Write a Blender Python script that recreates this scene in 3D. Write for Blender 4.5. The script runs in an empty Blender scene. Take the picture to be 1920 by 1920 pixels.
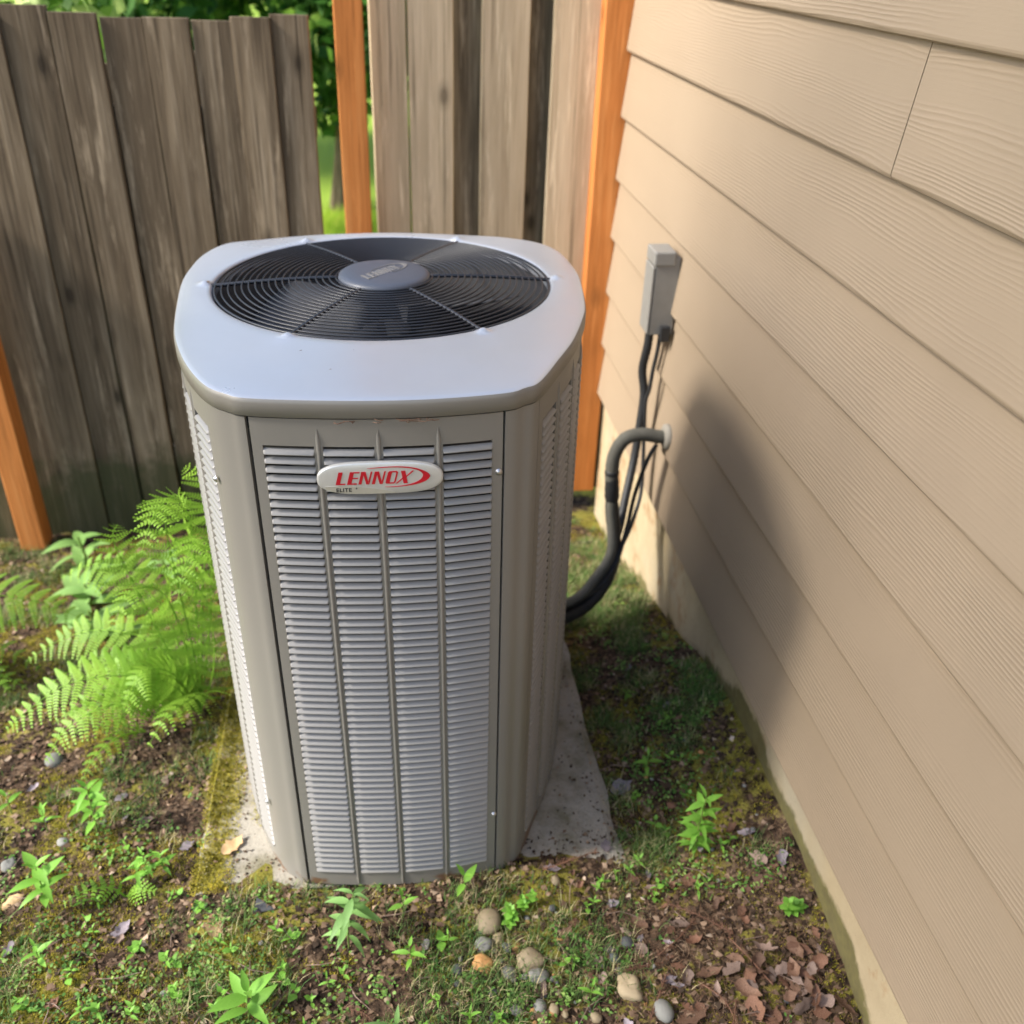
import bpy, bmesh, math, random
import numpy as np
from mathutils import Vector, Matrix, noise as mnoise
random.seed(7); rng = np.random.default_rng(7)
R = math.radians
SC = bpy.context.scene
COL = SC.collection

# ------------------------------------------------------------------ camera, world, sun, exposure
cam_d = bpy.data.cameras.new('camera'); cam = bpy.data.objects.new('camera', cam_d); COL.objects.link(cam)
rx, uy, fw = (0.99127405, -0.12795206, 0.03168644), (0.03990375, 0.52038304, 0.85300011), (0.12563221, 0.84429246, -0.52094797)
CAMZ = 1.54151606
cam.matrix_world = Matrix(((rx[0], uy[0], -fw[0], 0), (rx[1], uy[1], -fw[1], 0), (rx[2], uy[2], -fw[2], CAMZ), (0, 0, 0, 1)))
cam_d.sensor_width = 36; cam_d.lens = 1782.5/1920*36
cam_d.clip_start = .02; cam_d.clip_end = 400
cam_d.dof.use_dof = True; cam_d.dof.focus_distance = 1.43; cam_d.dof.aperture_fstop = 3.8
SC.camera = cam
SUN_EL, SUN_AZ = 40, -98          # azimuth measured from +Y towards +X
w = bpy.data.worlds.new('World'); SC.world = w; w.use_nodes = True
nt = w.node_tree; nt.nodes.clear()
sky = nt.nodes.new('ShaderNodeTexSky'); sky.sky_type = 'NISHITA'; sky.sun_disc = False
sky.sun_elevation = R(SUN_EL); sky.sun_rotation = R(SUN_AZ % 360); sky.air_density = 1.0; sky.dust_density = 2.0; sky.ozone_density = 1.0
bg = nt.nodes.new('ShaderNodeBackground'); bg.inputs[1].default_value = .135
wo = nt.nodes.new('ShaderNodeOutputWorld')
nt.links.new(sky.outputs[0], bg.inputs[0]); nt.links.new(bg.outputs[0], wo.inputs[0])
sun_d = bpy.data.lights.new('sun', 'SUN'); sun_d.energy = 3.7; sun_d.angle = R(10); sun_d.color = (1, .94, .85)
sun = bpy.data.objects.new('sun', sun_d); COL.objects.link(sun)
sd = Vector((math.sin(R(SUN_AZ))*math.cos(R(SUN_EL)), math.cos(R(SUN_AZ))*math.cos(R(SUN_EL)), math.sin(R(SUN_EL))))
sun.rotation_euler = sd.to_track_quat('Z', 'Y').to_euler(); sun.location = sd*20
SC.view_settings.view_transform = 'Standard'; SC.view_settings.look = 'None'
SC.view_settings.exposure = 1.27; SC.view_settings.gamma = 1; SC.view_settings.use_curve_mapping = False
SC.cycles.max_bounces = 8; SC.cycles.use_denoising = True

# ------------------------------------------------------------------ helpers
def link(o, parent=None):
    COL.objects.link(o)
    if parent is not None: o.parent = parent
    return o
def tag(o, label=None, cat=None, group=None, kind=None):
    if label: o['label'] = label
    if cat: o['category'] = cat
    if group: o['group'] = group
    if kind: o['kind'] = kind
    return o
def empty(name, loc=(0, 0, 0), rz=0, label=None, cat=None, group=None):
    o = bpy.data.objects.new(name, None); o.empty_display_size = .05
    o.location = loc; o.rotation_euler = (0, 0, rz); link(o)
    return tag(o, label, cat, group)
def mk(name, V, F, mat=None, parent=None, smooth=False):
    me = bpy.data.meshes.new(name)
    me.from_pydata([tuple(v) for v in V], [], [tuple(f) for f in F]); me.update()
    if mat: me.materials.append(mat)
    if smooth: me.shade_smooth()
    return link(bpy.data.objects.new(name, me), parent)
def inst(name, me, parent=None, loc=(0, 0, 0), rot=(0, 0, 0), sc=(1, 1, 1)):
    o = bpy.data.objects.new(name, me); o.location = loc; o.rotation_euler = rot; o.scale = sc
    return link(o, parent)
def tris_mesh(name, V, T, mat, attr=None):
    """big numpy mesh: V (n,3), T (m,3 or 4)"""
    me = bpy.data.meshes.new(name); k = T.shape[1]
    me.vertices.add(len(V)); me.vertices.foreach_set('co', np.asarray(V, np.float32).ravel())
    me.loops.add(T.size); me.loops.foreach_set('vertex_index', T.astype(np.int32).ravel())
    me.polygons.add(len(T)); me.polygons.foreach_set('loop_start', np.arange(0, T.size, k, dtype=np.int32))
    if attr is not None:
        a = me.attributes.new('tone', 'FLOAT', 'POINT'); a.data.foreach_set('value', np.asarray(attr, np.float32))
    me.update(calc_edges=True); me.validate()
    me.materials.append(mat)
    return me
class MB:
    def __init__(s): s.V = []; s.F = []
    def add(s, V, F):
        n = len(s.V); s.V += [tuple(v) for v in V]; s.F += [tuple(i+n for i in f) for f in F]; return s
    def box(s, x0, x1, y0, y1, z0, z1):
        return s.add([(x, y, z) for z in (z0, z1) for y in (y0, y1) for x in (x0, x1)],
                     [(0, 2, 3, 1), (4, 5, 7, 6), (0, 1, 5, 4), (2, 6, 7, 3), (0, 4, 6, 2), (1, 3, 7, 5)])
    def tube(s, P, r, n=8, caps=True, closed=False):
        P = [Vector(p) for p in P]; m = len(P); V = []; rr = r if hasattr(r, '__len__') else [r]*m
        up = None
        for i, p in enumerate(P):
            a = P[(i-1) % m] if (closed or i > 0) else p; b = P[(i+1) % m] if (closed or i < m-1) else p
            t = (b-a).normalized()
            if up is None: up = Vector((0, 0, 1)) if abs(t.z) < .9 else Vector((1, 0, 0))
            e = t.cross(up).normalized(); up = e.cross(t).normalized()
            for k in range(n):
                q = 2*math.pi*k/n; V.append(p+(e*math.cos(q)+up*math.sin(q))*rr[i])
        F = []
        for i in range(m if closed else m-1):
            j = (i+1) % m
            for k in range(n): F.append((i*n+k, i*n+(k+1) % n, j*n+(k+1) % n, j*n+k))
        if caps and not closed: F += [tuple(range(n))[::-1], tuple((m-1)*n+k for k in range(n))]
        return s.add(V, F)
    def build(s, name, mat, parent=None, smooth=False): return mk(name, s.V, s.F, mat, parent, smooth)
def bevel(o, wd, seg=2, ang=40):
    m = o.modifiers.new('bevel', 'BEVEL'); m.width = wd; m.segments = seg; m.limit_method = 'ANGLE'; m.angle_limit = R(ang)
    return o
def catmull(P, n, closed=False):
    P = [np.array(p, float) for p in P]; m = len(P); out = []
    for i in range(m if closed else m-1):
        g = lambda k: P[k % m] if closed else P[min(max(k, 0), m-1)]
        p0, p1, p2, p3 = g(i-1), g(i), g(i+1), g(i+2)
        for t in np.arange(n)/n:
            out.append(.5*(2*p1+(p2-p0)*t+(2*p0-5*p1+4*p2-p3)*t*t+(3*p1-p0-3*p2+p3)*t**3))
    if not closed: out.append(P[-1])
    return out

# ------------------------------------------------------------------ material helper
class NT:
    def __init__(s, name):
        s.m = bpy.data.materials.new(name); s.m.use_nodes = True; s.t = s.m.node_tree; s.n = s.t.nodes
        s.b = s.n['Principled BSDF']; s.co = s.n.new('ShaderNodeTexCoord'); s.oi = s.n.new('ShaderNodeObjectInfo')
    def L(s, a, b): s.t.links.new(a, b)
    def mapping(s, scale=(1, 1, 1), src=None, rnd=0, rot=(0, 0, 0)):
        mp = s.n.new('ShaderNodeMapping'); mp.inputs['Scale'].default_value = scale; mp.inputs['Rotation'].default_value = rot
        src = src or s.co.outputs['Object']
        if rnd:
            v = s.n.new('ShaderNodeVectorMath'); v.operation = 'MULTIPLY_ADD'
            v.inputs[1].default_value = (1, 1, 1); c = s.n.new('ShaderNodeCombineXYZ')
            mu = s.math('MULTIPLY', s.oi.outputs['Random'], rnd)
            for k in range(3): s.L(mu, c.inputs[k])
            s.L(src, v.inputs[0]); s.L(c.outputs[0], v.inputs[2]); src = v.outputs[0]
        s.L(src, mp.inputs['Vector']); return mp.outputs[0]
    def noise(s, scale, vec=None, detail=4, rough=.6, dist=0):
        n = s.n.new('ShaderNodeTexNoise'); n.inputs['Scale'].default_value = scale; n.inputs['Detail'].default_value = detail
        n.inputs['Roughness'].default_value = rough; n.inputs['Distortion'].default_value = dist
        s.L(vec if vec is not None else s.co.outputs['Object'], n.inputs['Vector']); return n.outputs['Fac']
    def voro(s, scale, vec=None, feat='F1', out='Distance'):
        n = s.n.new('ShaderNodeTexVoronoi'); n.feature = feat; n.inputs['Scale'].default_value = scale
        s.L(vec if vec is not None else s.co.outputs['Object'], n.inputs['Vector']); return n.outputs[out]
    def math(s, op, a, b=0., c=None, clamp=False):
        n = s.n.new('ShaderNodeMath'); n.operation = op; n.use_clamp = clamp
        for i, v in enumerate((a, b) if c is None else (a, b, c)):
            if isinstance(v, (int, float)): n.inputs[i].default_value = v
            else: s.L(v, n.inputs[i])
        return n.outputs[0]
    def ramp(s, fac, stops):
        r = s.n.new('ShaderNodeValToRGB'); e = r.color_ramp.elements
        while len(e) < len(stops): e.new(.5)
        for k, (p, c) in enumerate(stops):
            e[k].position = p; e[k].color = (*c, 1) if not isinstance(c, (int, float)) else (c, c, c, 1)
        s.L(fac, r.inputs[0]); return r.outputs[0]
    def mix(s, fac, a, b, bt='MIX'):
        n = s.n.new('ShaderNodeMix'); n.data_type = 'RGBA'; n.blend_type = bt
        for sock, v in ((n.inputs[0], fac), (n.inputs[6], a), (n.inputs[7], b)):
            if isinstance(v, (int, float)): sock.default_value = v
            elif isinstance(v, tuple): sock.default_value = (*v, 1)
            else: s.L(v, sock)
        return n.outputs[2]
    def sep(s, src=None):
        n = s.n.new('ShaderNodeSeparateXYZ'); s.L(src or s.co.outputs['Object'], n.inputs[0]); return n.outputs
    def attr(s, name):
        n = s.n.new('ShaderNodeAttribute'); n.attribute_name = name; return n.outputs['Fac']
    def bump(s, h, strength=.3, dist=.002):
        n = s.n.new('ShaderNodeBump'); n.inputs['Strength'].default_value = strength; n.inputs['Distance'].default_value = dist
        s.L(h, n.inputs['Height']); s.L(n.outputs[0], s.b.inputs['Normal']); return n
    def out(s, col=None, rough=.6, metal=0, spec=None):
        if col is not None:
            if isinstance(col, tuple): s.b.inputs['Base Color'].default_value = (*col, 1)
            else: s.L(col, s.b.inputs['Base Color'])
        if isinstance(rough, (int, float)): s.b.inputs['Roughness'].default_value = rough
        else: s.L(rough, s.b.inputs['Roughness'])
        s.b.inputs['Metallic'].default_value = metal
        if spec is not None: s.b.inputs['Specular IOR Level'].default_value = spec
        return s.m
    def translucent(s, col, fac=.35):
        """thin leaf: mix in translucency"""
        tr = s.n.new('ShaderNodeBsdfTranslucent'); mx = s.n.new('ShaderNodeMixShader'); mx.inputs[0].default_value = fac
        if isinstance(col, tuple): tr.inputs[0].default_value = (*col, 1)
        else: s.L(col, tr.inputs[0])
        s.L(s.b.outputs[0], mx.inputs[1]); s.L(tr.outputs[0], mx.inputs[2]); s.L(mx.outputs[0], s.n['Material Output'].inputs[0])

M = {}
def solid(name, col, rough=.5, metal=0, spec=None, var=.12, sc=40, bmp=0):
    t = NT(name); n = t.noise(sc, detail=5)
    c = t.mix(n, tuple(v*(1-var) for v in col), tuple(v*(1+var) for v in col))
    if bmp: t.bump(n, bmp, .001)
    M[name] = t.out(c, rough, metal, spec); return M[name]

# painted lap siding with embossed cedar grain
t = NT('siding_paint')
v = t.mapping((1, 1, 1), rnd=9)
x, y, z = t.sep(v)
broad = t.noise(1.0, t.mapping((1, 1.1, 7), src=v), detail=2, rough=.5)
mid = t.noise(1.0, t.mapping((1, 5, 26), src=v), detail=3, rough=.55)
ph = t.math('ADD', t.math('MULTIPLY', z, 800.), t.math('ADD', t.math('MULTIPLY', broad, 46.), t.math('MULTIPLY', mid, 9.)))
wv = t.math('SINE', ph)
wv = t.math('POWER', t.math('MULTIPLY_ADD', wv, .5, .5), 1.6)
mask = t.ramp(t.noise(1.0, t.mapping((1, 1.0, 11), src=v), detail=3, rough=.6), [(.40, 0.04), (.62, 1.0)])
h = t.math('MULTIPLY', wv, mask)
fine = t.noise(1.0, t.mapping((1, 60, 420), src=v), detail=2)
h2 = t.math('ADD', h, t.math('MULTIPLY', fine, .22))
t.bump(h2, .38, .0021)
sp = t.noise(3.0, detail=5)
c = t.mix(sp, (.276, .212, .147), (.314, .243, .170))
M['siding'] = t.out(c, .62, 0, .35)
M['seam'] = solid('seam_dark', (.05, .042, .034), .9)

def wood(name, c0, c1, c2, knot=True, rough=.85, scale=1.0, moss=False, grain=1.0):
    t = NT(name); v = t.mapping((1, 1, 1), rnd=13)
    a = t.noise(1.0, t.mapping((24*scale, 24*scale, 1.3), src=v), detail=6, rough=.65, dist=.35)
    b = t.noise(1.0, t.mapping((110, 110, 3.2), src=v), detail=3, rough=.6)
    st = t.noise(1.0, t.mapping((6, 6, .8), src=v), detail=4)
    c = t.ramp(t.math('ADD', t.math('MULTIPLY', a, .62), t.math('MULTIPLY', b, .38)), [(.32, c0), (.5, c1), (.68, c2)])
    c = t.mix(t.ramp(st, [(.38, .55), (.62, 0.)]), c, c0)
    ck = t.ramp(t.noise(1.0, t.mapping((75, 75, .9), src=v), detail=5, rough=.7), [(.34, 1), (.42, 0)])
    c = t.mix(t.math('MULTIPLY', ck, .7*grain), c, tuple(q*.45 for q in c0))
    lt = t.ramp(t.noise(1.0, t.mapping((34, 34, 2.6), src=v), detail=5, rough=.7), [(.56, 0), (.70, .6)])
    c = t.mix(t.math('MULTIPLY', lt, grain), c, tuple(min(1, q*1.35) for q in c2))
    if knot:
        k = t.voro(1.0, t.mapping((7.2, 7.2, 3.3), src=v))
        kk = t.ramp(k, [(.0, 1), (.06, 1), (.11, .45), (.20, 0)])
        c = t.mix(t.math('MULTIPLY', kk, .75), c, tuple(q*.32 for q in c0))
    tone = t.math('MULTIPLY_ADD', t.oi.outputs['Random'], .36, .82)
    hv = t.n.new('ShaderNodeHueSaturation'); t.L(tone, hv.inputs['Value']); t.L(c, hv.inputs['Color']); c = hv.outputs[0]
    if moss:
        zz = t.sep()[2]
        mk_ = t.math('MULTIPLY', t.ramp(t.math('ADD', t.math('MULTIPLY', zz, -1.7), t.noise(9, detail=5)), [(.72, 0), (1.05, 1)]), .75)
        c = t.mix(mk_, c, (.045, .055, .022))
    t.bump(t.math('ADD', a, t.math('MULTIPLY', b, .6)), .55*grain, .004)
    M[name] = t.out(c, rough, 0, .2); return M[name]
wood('fence_wood', (.060, .043, .028), (.175, .132, .086), (.32, .255, .18), moss=True)
wood('gate_wood', (.42, .33, .215), (.64, .515, .355), (.76, .63, .45))
wood('stained_post', (.34, .12, .03), (.56, .205, .055), (.66, .29, .095), knot=True, rough=.7, grain=.6)

# foundation concrete with stains
t = NT('foundation_concrete')
n1 = t.noise(6, detail=6); n2 = t.noise(60, detail=4); n3 = t.noise(2.2, detail=3)
c = t.mix(n1, (.27, .21, .125), (.54, .45, .30)); c = t.mix(t.ramp(n3, [(.5, 0), (.7, .6)]), c, (.30, .29, .25))
pit = t.ramp(t.voro(70), [(.0, 1), (.10, 0)])
c = t.mix(t.math('MULTIPLY', pit, .5), c, (.09, .07, .05))
rust = t.math('MULTIPLY', t.ramp(t.noise(9, detail=5), [(.55, 0), (.68, 1)]), .7)
c = t.mix(rust, c, (.26, .12, .035))
ms = t.ramp(t.math('ADD', t.attr('tone'), t.math('MULTIPLY_ADD', t.noise(30, detail=6), .9, -.45)), [(.46, 0), (.80, 1)])
c = t.mix(t.math('MULTIPLY', ms, .85), c, t.mix(t.noise(45, detail=5), (.035, .03, .014), (.15, .14, .035)))
t.bump(t.math('ADD', n2, t.math('MULTIPLY', pit, -.6)), .4, .004)
M['foundation'] = t.out(c, .9, 0, .2)
t = NT('pad_concrete')
n1 = t.noise(7, detail=6); n2 = t.noise(130, detail=3)
c = t.mix(n1, (.25, .225, .185), (.40, .37, .31)); c = t.mix(t.ramp(n2, [(.55, 0), (.72, .5)]), c, (.14, .12, .10))
wet = t.ramp(t.noise(5, detail=5), [(.54, 0), (.68, .8)]); c = t.mix(wet, c, (.11, .10, .045))
t.bump(t.math('ADD', n1, n2), .5, .004); M['pad'] = t.out(c, .92, 0, .2)

# condenser paints
t = NT('cabinet_paint')
n = t.noise(180, detail=2); n1 = t.noise(4, detail=4)
c = t.mix(n1, (.218, .205, .182), (.236, .222, .197))
px_, py_, pz_ = t.sep()
low = t.ramp(pz_, [(0.0, 1), (1, 0)])
rm = t.math('MULTIPLY', t.ramp(t.math('ADD', t.math('MULTIPLY', pz_, -9.), t.math('ADD', t.math('MULTIPLY', px_, 1.1), t.math('MULTIPLY', t.noise(22, detail=6), 1.5))), [(.985, 0), (1.0, .0)]), 0)
rs = t.math('ADD', t.math('MULTIPLY', pz_, -5.0), t.noise(13, t.mapping((1, 1, 1.4)), detail=6))
rs = t.ramp(rs, [(.46, 0), (.58, .85)])
c = t.mix(rs, c, (.16, .075, .03))
t.bump(n, .05, .0005); M['cabinet'] = t.out(c, .42, .12, .5)
t = NT('lid_paint_skylit'); n = t.noise(220, detail=2); n1 = t.noise(3, detail=4)  # cabinet paint again, with sky light put in as a paler, bluer colour
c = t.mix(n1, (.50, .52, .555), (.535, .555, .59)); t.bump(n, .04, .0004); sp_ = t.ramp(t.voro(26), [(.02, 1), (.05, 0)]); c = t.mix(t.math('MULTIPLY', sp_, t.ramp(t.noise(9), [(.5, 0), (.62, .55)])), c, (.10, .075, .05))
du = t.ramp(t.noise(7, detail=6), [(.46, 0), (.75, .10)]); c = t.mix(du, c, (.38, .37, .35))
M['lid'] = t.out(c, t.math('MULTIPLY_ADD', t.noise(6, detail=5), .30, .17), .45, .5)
t = NT('louver_paint'); n1 = t.noise(5, detail=4); c = t.mix(n1, (.245, .236, .224), (.27, .26, .248)); M['louver'] = t.out(c, .38, .1, .5)
solid('black_wire', (.018, .020, .026), .38, 0, .6)
solid('hub_plastic', (.080, .090, .115), .42, 0, .5, sc=90, bmp=.05)
solid('hub_emboss', (.20, .19, .18), .55)
solid('dark_interior', (.012, .013, .016), .7)
solid('shroud_metal', (.10, .10, .105), .42, .3)
solid('fan_metal', (.085, .085, .09), .6, .2)
solid('coil_fins', (.030, .031, .034), .6)
solid('gap_black', (.008, .008, .008), .9)
solid('screw_steel', (.55, .55, .56), .3, .9)
solid('badge_silver', (.66, .66, .64), .32, .4)
solid('badge_pale', (.56, .54, .46), .35, .3)
solid('badge_red', (.50, .008, .022), .35)
solid('badge_black', (.02, .02, .02), .5)
solid('box_grey', (.245, .238, .22), .5, .1)
solid('box_dark', (.12, .118, .112), .55)
solid('rubber_black', (.020, .021, .023), .5, bmp=.3)
solid('insulation_grey', (.095, .092, .076), .85, bmp=1.0, var=.35)
solid('putty', (.26, .24, .20), .8, bmp=.4)

def leafmat(name, c0, c1, sc=30, rough=.5, fac=.35, rndv=.3, tcol=None):
    t = NT(name); n = t.noise(sc, t.mapping(rnd=5), detail=3)
    c = t.mix(n, c0, c1)
    hv = t.n.new('ShaderNodeHueSaturation'); t.L(t.math('MULTIPLY_ADD', t.oi.outputs['Random'], rndv, 1-rndv*.5), hv.inputs['Value']); t.L(c, hv.inputs['Color'])
    M[name] = t.out(hv.outputs[0], rough, 0, .35)
    t.translucent(tcol or hv.outputs[0], fac); return M[name]
leafmat('seedling_leaf', (.18, .42, .05), (.28, .55, .09), fac=.42)
leafmat('seedling_blue', (.20, .40, .11), (.30, .50, .17), fac=.38)
leafmat('fern_leaf', (.11, .30, .03), (.40, .60, .07), sc=7, fac=.46)
leafmat('dock_leaf', (.24, .44, .12), (.32, .54, .17), fac=.45)
leafmat('stem_green', (.14, .22, .05), (.2, .28, .06), fac=.1)
def tonemat(name, stops, rough=.75, fac=.3, rnd=.2):
    t = NT(name); a = t.attr('tone'); n = t.noise(14, detail=3)
    c = t.ramp(t.math('ADD', a, t.math('MULTIPLY_ADD', n, rnd, -rnd*.5)), stops)
    M[name] = t.out(c, rough, 0, .25)
    if fac: t.translucent(c, fac)
    return M[name]
tonemat('moss_mat', [(0, (.09, .095, .016)), (.5, (.33, .30, .035)), (1, (.62, .50, .07))], .9, .35)
tonemat('grass_mat', [(0, (.06, .13, .035)), (.5, (.15, .25, .06)), (.8, (.33, .33, .14)), (1, (.56, .47, .27))], .7, .3)
tonemat('clover_mat', [(0, (.06, .15, .03)), (.55, (.15, .31, .06)), (1, (.32, .46, .12))], .55, .35)
tonemat('crumb_mat', [(0, (.018, .012, .008)), (.35, (.07, .044, .027)), (.62, (.165, .105, .066)), (.85, (.32, .225, .155)), (1, (.50, .41, .32))], .85, 0)
tonemat('needle_mat', [(0, (.05, .028, .017)), (.6, (.15, .085, .048)), (1, (.32, .23, .15))], .8, 0)
tonemat('tree_leaf', [(0, (.02, .07, .014)), (.5, (.07, .18, .03)), (.8, (.24, .42, .06)), (1, (.60, .72, .25))], .45, .45)
tonemat('lawn_mat', [(0, (.22, .40, .03)), (.6, (.42, .60, .06)), (1, (.66, .66, .12))], .7, .5)
def deadmat(name, c0, c1, c2):
    t = NT(name); v = t.mapping(rnd=7); n = t.noise(45, v, detail=5)
    c = t.ramp(n, [(.3, c0), (.5, c1), (.7, c2)])
    hv = t.n.new('ShaderNodeHueSaturation'); t.L(t.math('MULTIPLY_ADD', t.oi.outputs['Random'], .7, .6), hv.inputs['Value']); t.L(c, hv.inputs['Color'])
    t.bump(n, .3, .002)
    M[name] = t.out(hv.outputs[0], .7, 0, .3); t.translucent(hv.outputs[0], .15)
deadmat('dead_brown', (.075, .035, .022), (.17, .085, .052), (.26, .15, .10))
deadmat('dead_tan', (.42, .26, .12), (.55, .37, .19), (.64, .47, .29))
deadmat('dead_pink', (.13, .09, .072), (.25, .175, .14), (.38, .28, .23))
deadmat('dead_grey', (.16, .13, .14), (.27, .23, .25), (.36, .32, .35))
deadmat('dead_rust', (.09, .052, .036), (.19, .108, .07), (.31, .20, .14))
def stonemat(name, c0, c1):
    t = NT(name); v = t.mapping(rnd=11); n = t.noise(50, v, detail=6); n2 = t.noise(260, v, detail=2)
    c = t.mix(n, c0, c1); c = t.mix(t.ramp(n2, [(.5, 0), (.75, .4)]), c, tuple(q*.4 for q in c0))
    hv = t.n.new('ShaderNodeHueSaturation'); t.L(t.math('MULTIPLY_ADD', t.oi.outputs['Random'], .5, .75), hv.inputs['Value']); t.L(c, hv.inputs['Color'])
    t.bump(n, .25, .003); M[name] = t.out(hv.outputs[0], .7, 0, .3)
stonemat('stone_tan', (.21, .16, .095), (.33, .27, .175)); stonemat('stone_grey', (.145, .145, .13), (.25, .245, .225))
stonemat('stone_dark', (.055, .058, .062), (.11, .112, .12)); stonemat('stone_orange', (.33, .16, .05), (.46, .26, .11))

# ground: soil with moss films and litter colour
t = NT('ground_soil')
n1 = t.noise(5, detail=6, rough=.65); n2 = t.noise(38, detail=5); n3 = t.noise(170, detail=3)
c = t.ramp(n2, [(.34, (.010, .007, .005)), (.48, (.050, .031, .020)), (.60, (.13, .085, .056)), (.73, (.31, .215, .15))])
mo = t.mix(n3, (.11, .11, .018), (.30, .27, .04))
mm = t.ramp(t.math('ADD', t.math('MULTIPLY', n1, .7), t.math('MULTIPLY', n2, .3)), [(.50, 0), (.55, 1)])
gx, gy, gzz = t.sep()
farl = t.ramp(t.math('MULTIPLY_ADD', gy, .25, -.6), [(.28, 0), (.33, 1)])
c = t.mix(t.math('MULTIPLY', mm, .75), c, mo); c = t.mix(farl, c, t.mix(n2, (.14, .26, .025), (.32, .42, .06)))
t.bump(t.math('ADD', n2, t.math('MULTIPLY', n3, .5)), .7, .012)
M['ground'] = t.out(c, .95, 0, .15)

# ------------------------------------------------------------------ terrain height
CP = np.array([(.85,.3,-.21),(.85,.93,-.205),(.85,1.1,-.165),(.85,1.45,-.14),(.85,1.84,-.15),(.85,2.42,-.33),(.85,2.9,-.47),(.85,3.39,-.56),
(.54,1.3,-.25),(.56,1.6,-.252),(.58,1.9,-.265),(.58,2.25,-.34),(.2,1.27,-.25),(-.3,1.27,-.253),(-.56,1.5,-.262),(-.58,1.9,-.28),(-.58,2.3,-.33),(0,2.6,-.39),
(-1,1.3,-.245),(-1.3,1.9,-.31),(-1,2.6,-.42),(-1.3,3.25,-.52),(-.4,3.25,-.5),(.3,3.25,-.5),(0,.8,-.225),(-1,.7,-.2),(.5,.9,-.215),(.3,1.36,-.237),(.46,1.39,-.236),(.51,1.48,-.241),(.25,1.37,-.236),(0,1.34,-.237),(-.3,1.35,-.237),(-.49,1.55,-.243),(-.49,1.9,-.258),(.52,1.42,-.245),(0,1.8,-.32),(.2,1.9,-.32),(-.2,1.7,-.31),(0,0,-.2),(-2,0,-.2),(-2.5,2,-.3),(0,4.5,-.53),(-2.5,4,-.53)])
def _tps(r):
    r2 = r*r
    return np.where(r2 > 1e-12, r2*np.log(np.maximum(r2, 1e-12)), 0)
_n = len(CP); _A = _tps(np.linalg.norm(CP[:, None, :2]-CP[None, :, :2], axis=2))+np.eye(_n)*.02
_P = np.c_[np.ones(_n), CP[:, :2]]
_S = np.linalg.solve(np.block([[_A, _P], [_P.T, np.zeros((3, 3))]]), np.r_[CP[:, 2], 0, 0, 0])
_ph = rng.uniform(0, 6.28, (14, 2)); _fr = rng.normal(0, 1, (14, 2)); _fr /= np.linalg.norm(_fr, axis=1)[:, None]; _fk = np.geomspace(9, 120, 14)
def rough_(x, y):
    r = 0
    for k in range(14): r = r+.055/_fk[k]*np.sin(_fk[k]*(x*_fr[k, 0]+y*_fr[k, 1])+_ph[k, 0])*np.sin(_fk[k]*.7*(y*_fr[k, 0]-x*_fr[k, 1])+_ph[k, 1])
    return r
def gz(x, y, rough=True):
    x = np.asarray(x, float); y = np.asarray(y, float)
    xc = np.clip(x, -2.5, .9); yc = np.clip(y, 0, 4.5)
    r = np.sqrt((xc[..., None]-CP[:, 0])**2+(yc[..., None]-CP[:, 1])**2)
    z = _tps(r)@_S[:_n]+_S[_n]+_S[_n+1]*xc+_S[_n+2]*yc
    return z+(rough_(x, y) if rough else 0)
def g1(x, y): return float(gz(np.array([x]), np.array([y]))[0])
def vnoise(x, y, f, seed=0):
    """smooth value noise 0..1"""
    x = np.asarray(x)*f+seed*17.3; y = np.asarray(y)*f+seed*9.7
    xi = np.floor(x).astype(int); yi = np.floor(y).astype(int); fx = x-xi; fy = y-yi
    fx = fx*fx*(3-2*fx); fy = fy*fy*(3-2*fy)
    hsh = lambda a, b: ((np.sin(a*127.1+b*311.7+seed*3.3)*43758.5453) % 1)
    return (hsh(xi, yi)*(1-fx)+hsh(xi+1, yi)*fx)*(1-fy)+(hsh(xi, yi+1)*(1-fx)+hsh(xi+1, yi+1)*fx)*fy
gxs = np.r_[-120, -60, -30, -15, -8, -5, -3.5, np.arange(-2.5, .98, .016), 1.2, 2, 4, 10, 30, 120]
gys = np.r_[-60, -20, -6, -2, -.6, np.arange(0, 3.6, .016), 3.8, 4.2, 4.6, 5.5, 7, 10, 20, 50, 120]
GX, GY = np.meshgrid(gxs, gys); GZ = gz(GX.ravel(), GY.ravel()).reshape(GX.shape)
nx, ny = len(gxs), len(gys); idx = np.arange(nx*ny).reshape(ny, nx)
T = np.stack([idx[:-1, :-1], idx[:-1, 1:], idx[1:, 1:], idx[1:, :-1]], -1).reshape(-1, 4)
gme = tris_mesh('ground', np.stack([GX, GY, GZ], -1).reshape(-1, 3), T, M['ground']); gme.shade_smooth()
ground = link(bpy.data.objects.new('ground', gme)); tag(ground, 'dark soil ground with moss and leaf litter around the unit', 'ground', kind='structure')

# ------------------------------------------------------------------ house wall
house = empty('house_wall', (.82, 1.5, 0), 0, 'tan lap sided house wall on a concrete foundation', 'wall')
def hp(o, lx=0, ly=0, lz=0):
    o.parent = house; return o
EXPO = .203
def board(y0, y1, k, dy):
    L_ = y1-y0; n = max(2, int(L_/.25)); V = []; F = []
    prof = [(.0075, 0), (.0100, 0), (.0290, .223), (.0207, .223), (.0002, .0105), (.0006, .0070), (.0026, .0028)]
    for i in range(n+1):
        yy = y0+L_*i/n
        for (px, pz) in prof: V.append((px, yy, pz))
    m = len(prof)
    for i in range(n):
        for j in range(m): F.append((i*m+j, (i+1)*m+j, (i+1)*m+(j+1) % m, i*m+(j+1) % m))
    F += [tuple(range(m))[::-1], tuple(n*m+j for j in range(m))]
    o = mk('siding_board', V, F, M['siding'], house)
    o.location = (0, -1.5, k*EXPO)
    return o
YE = 3.352
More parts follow.
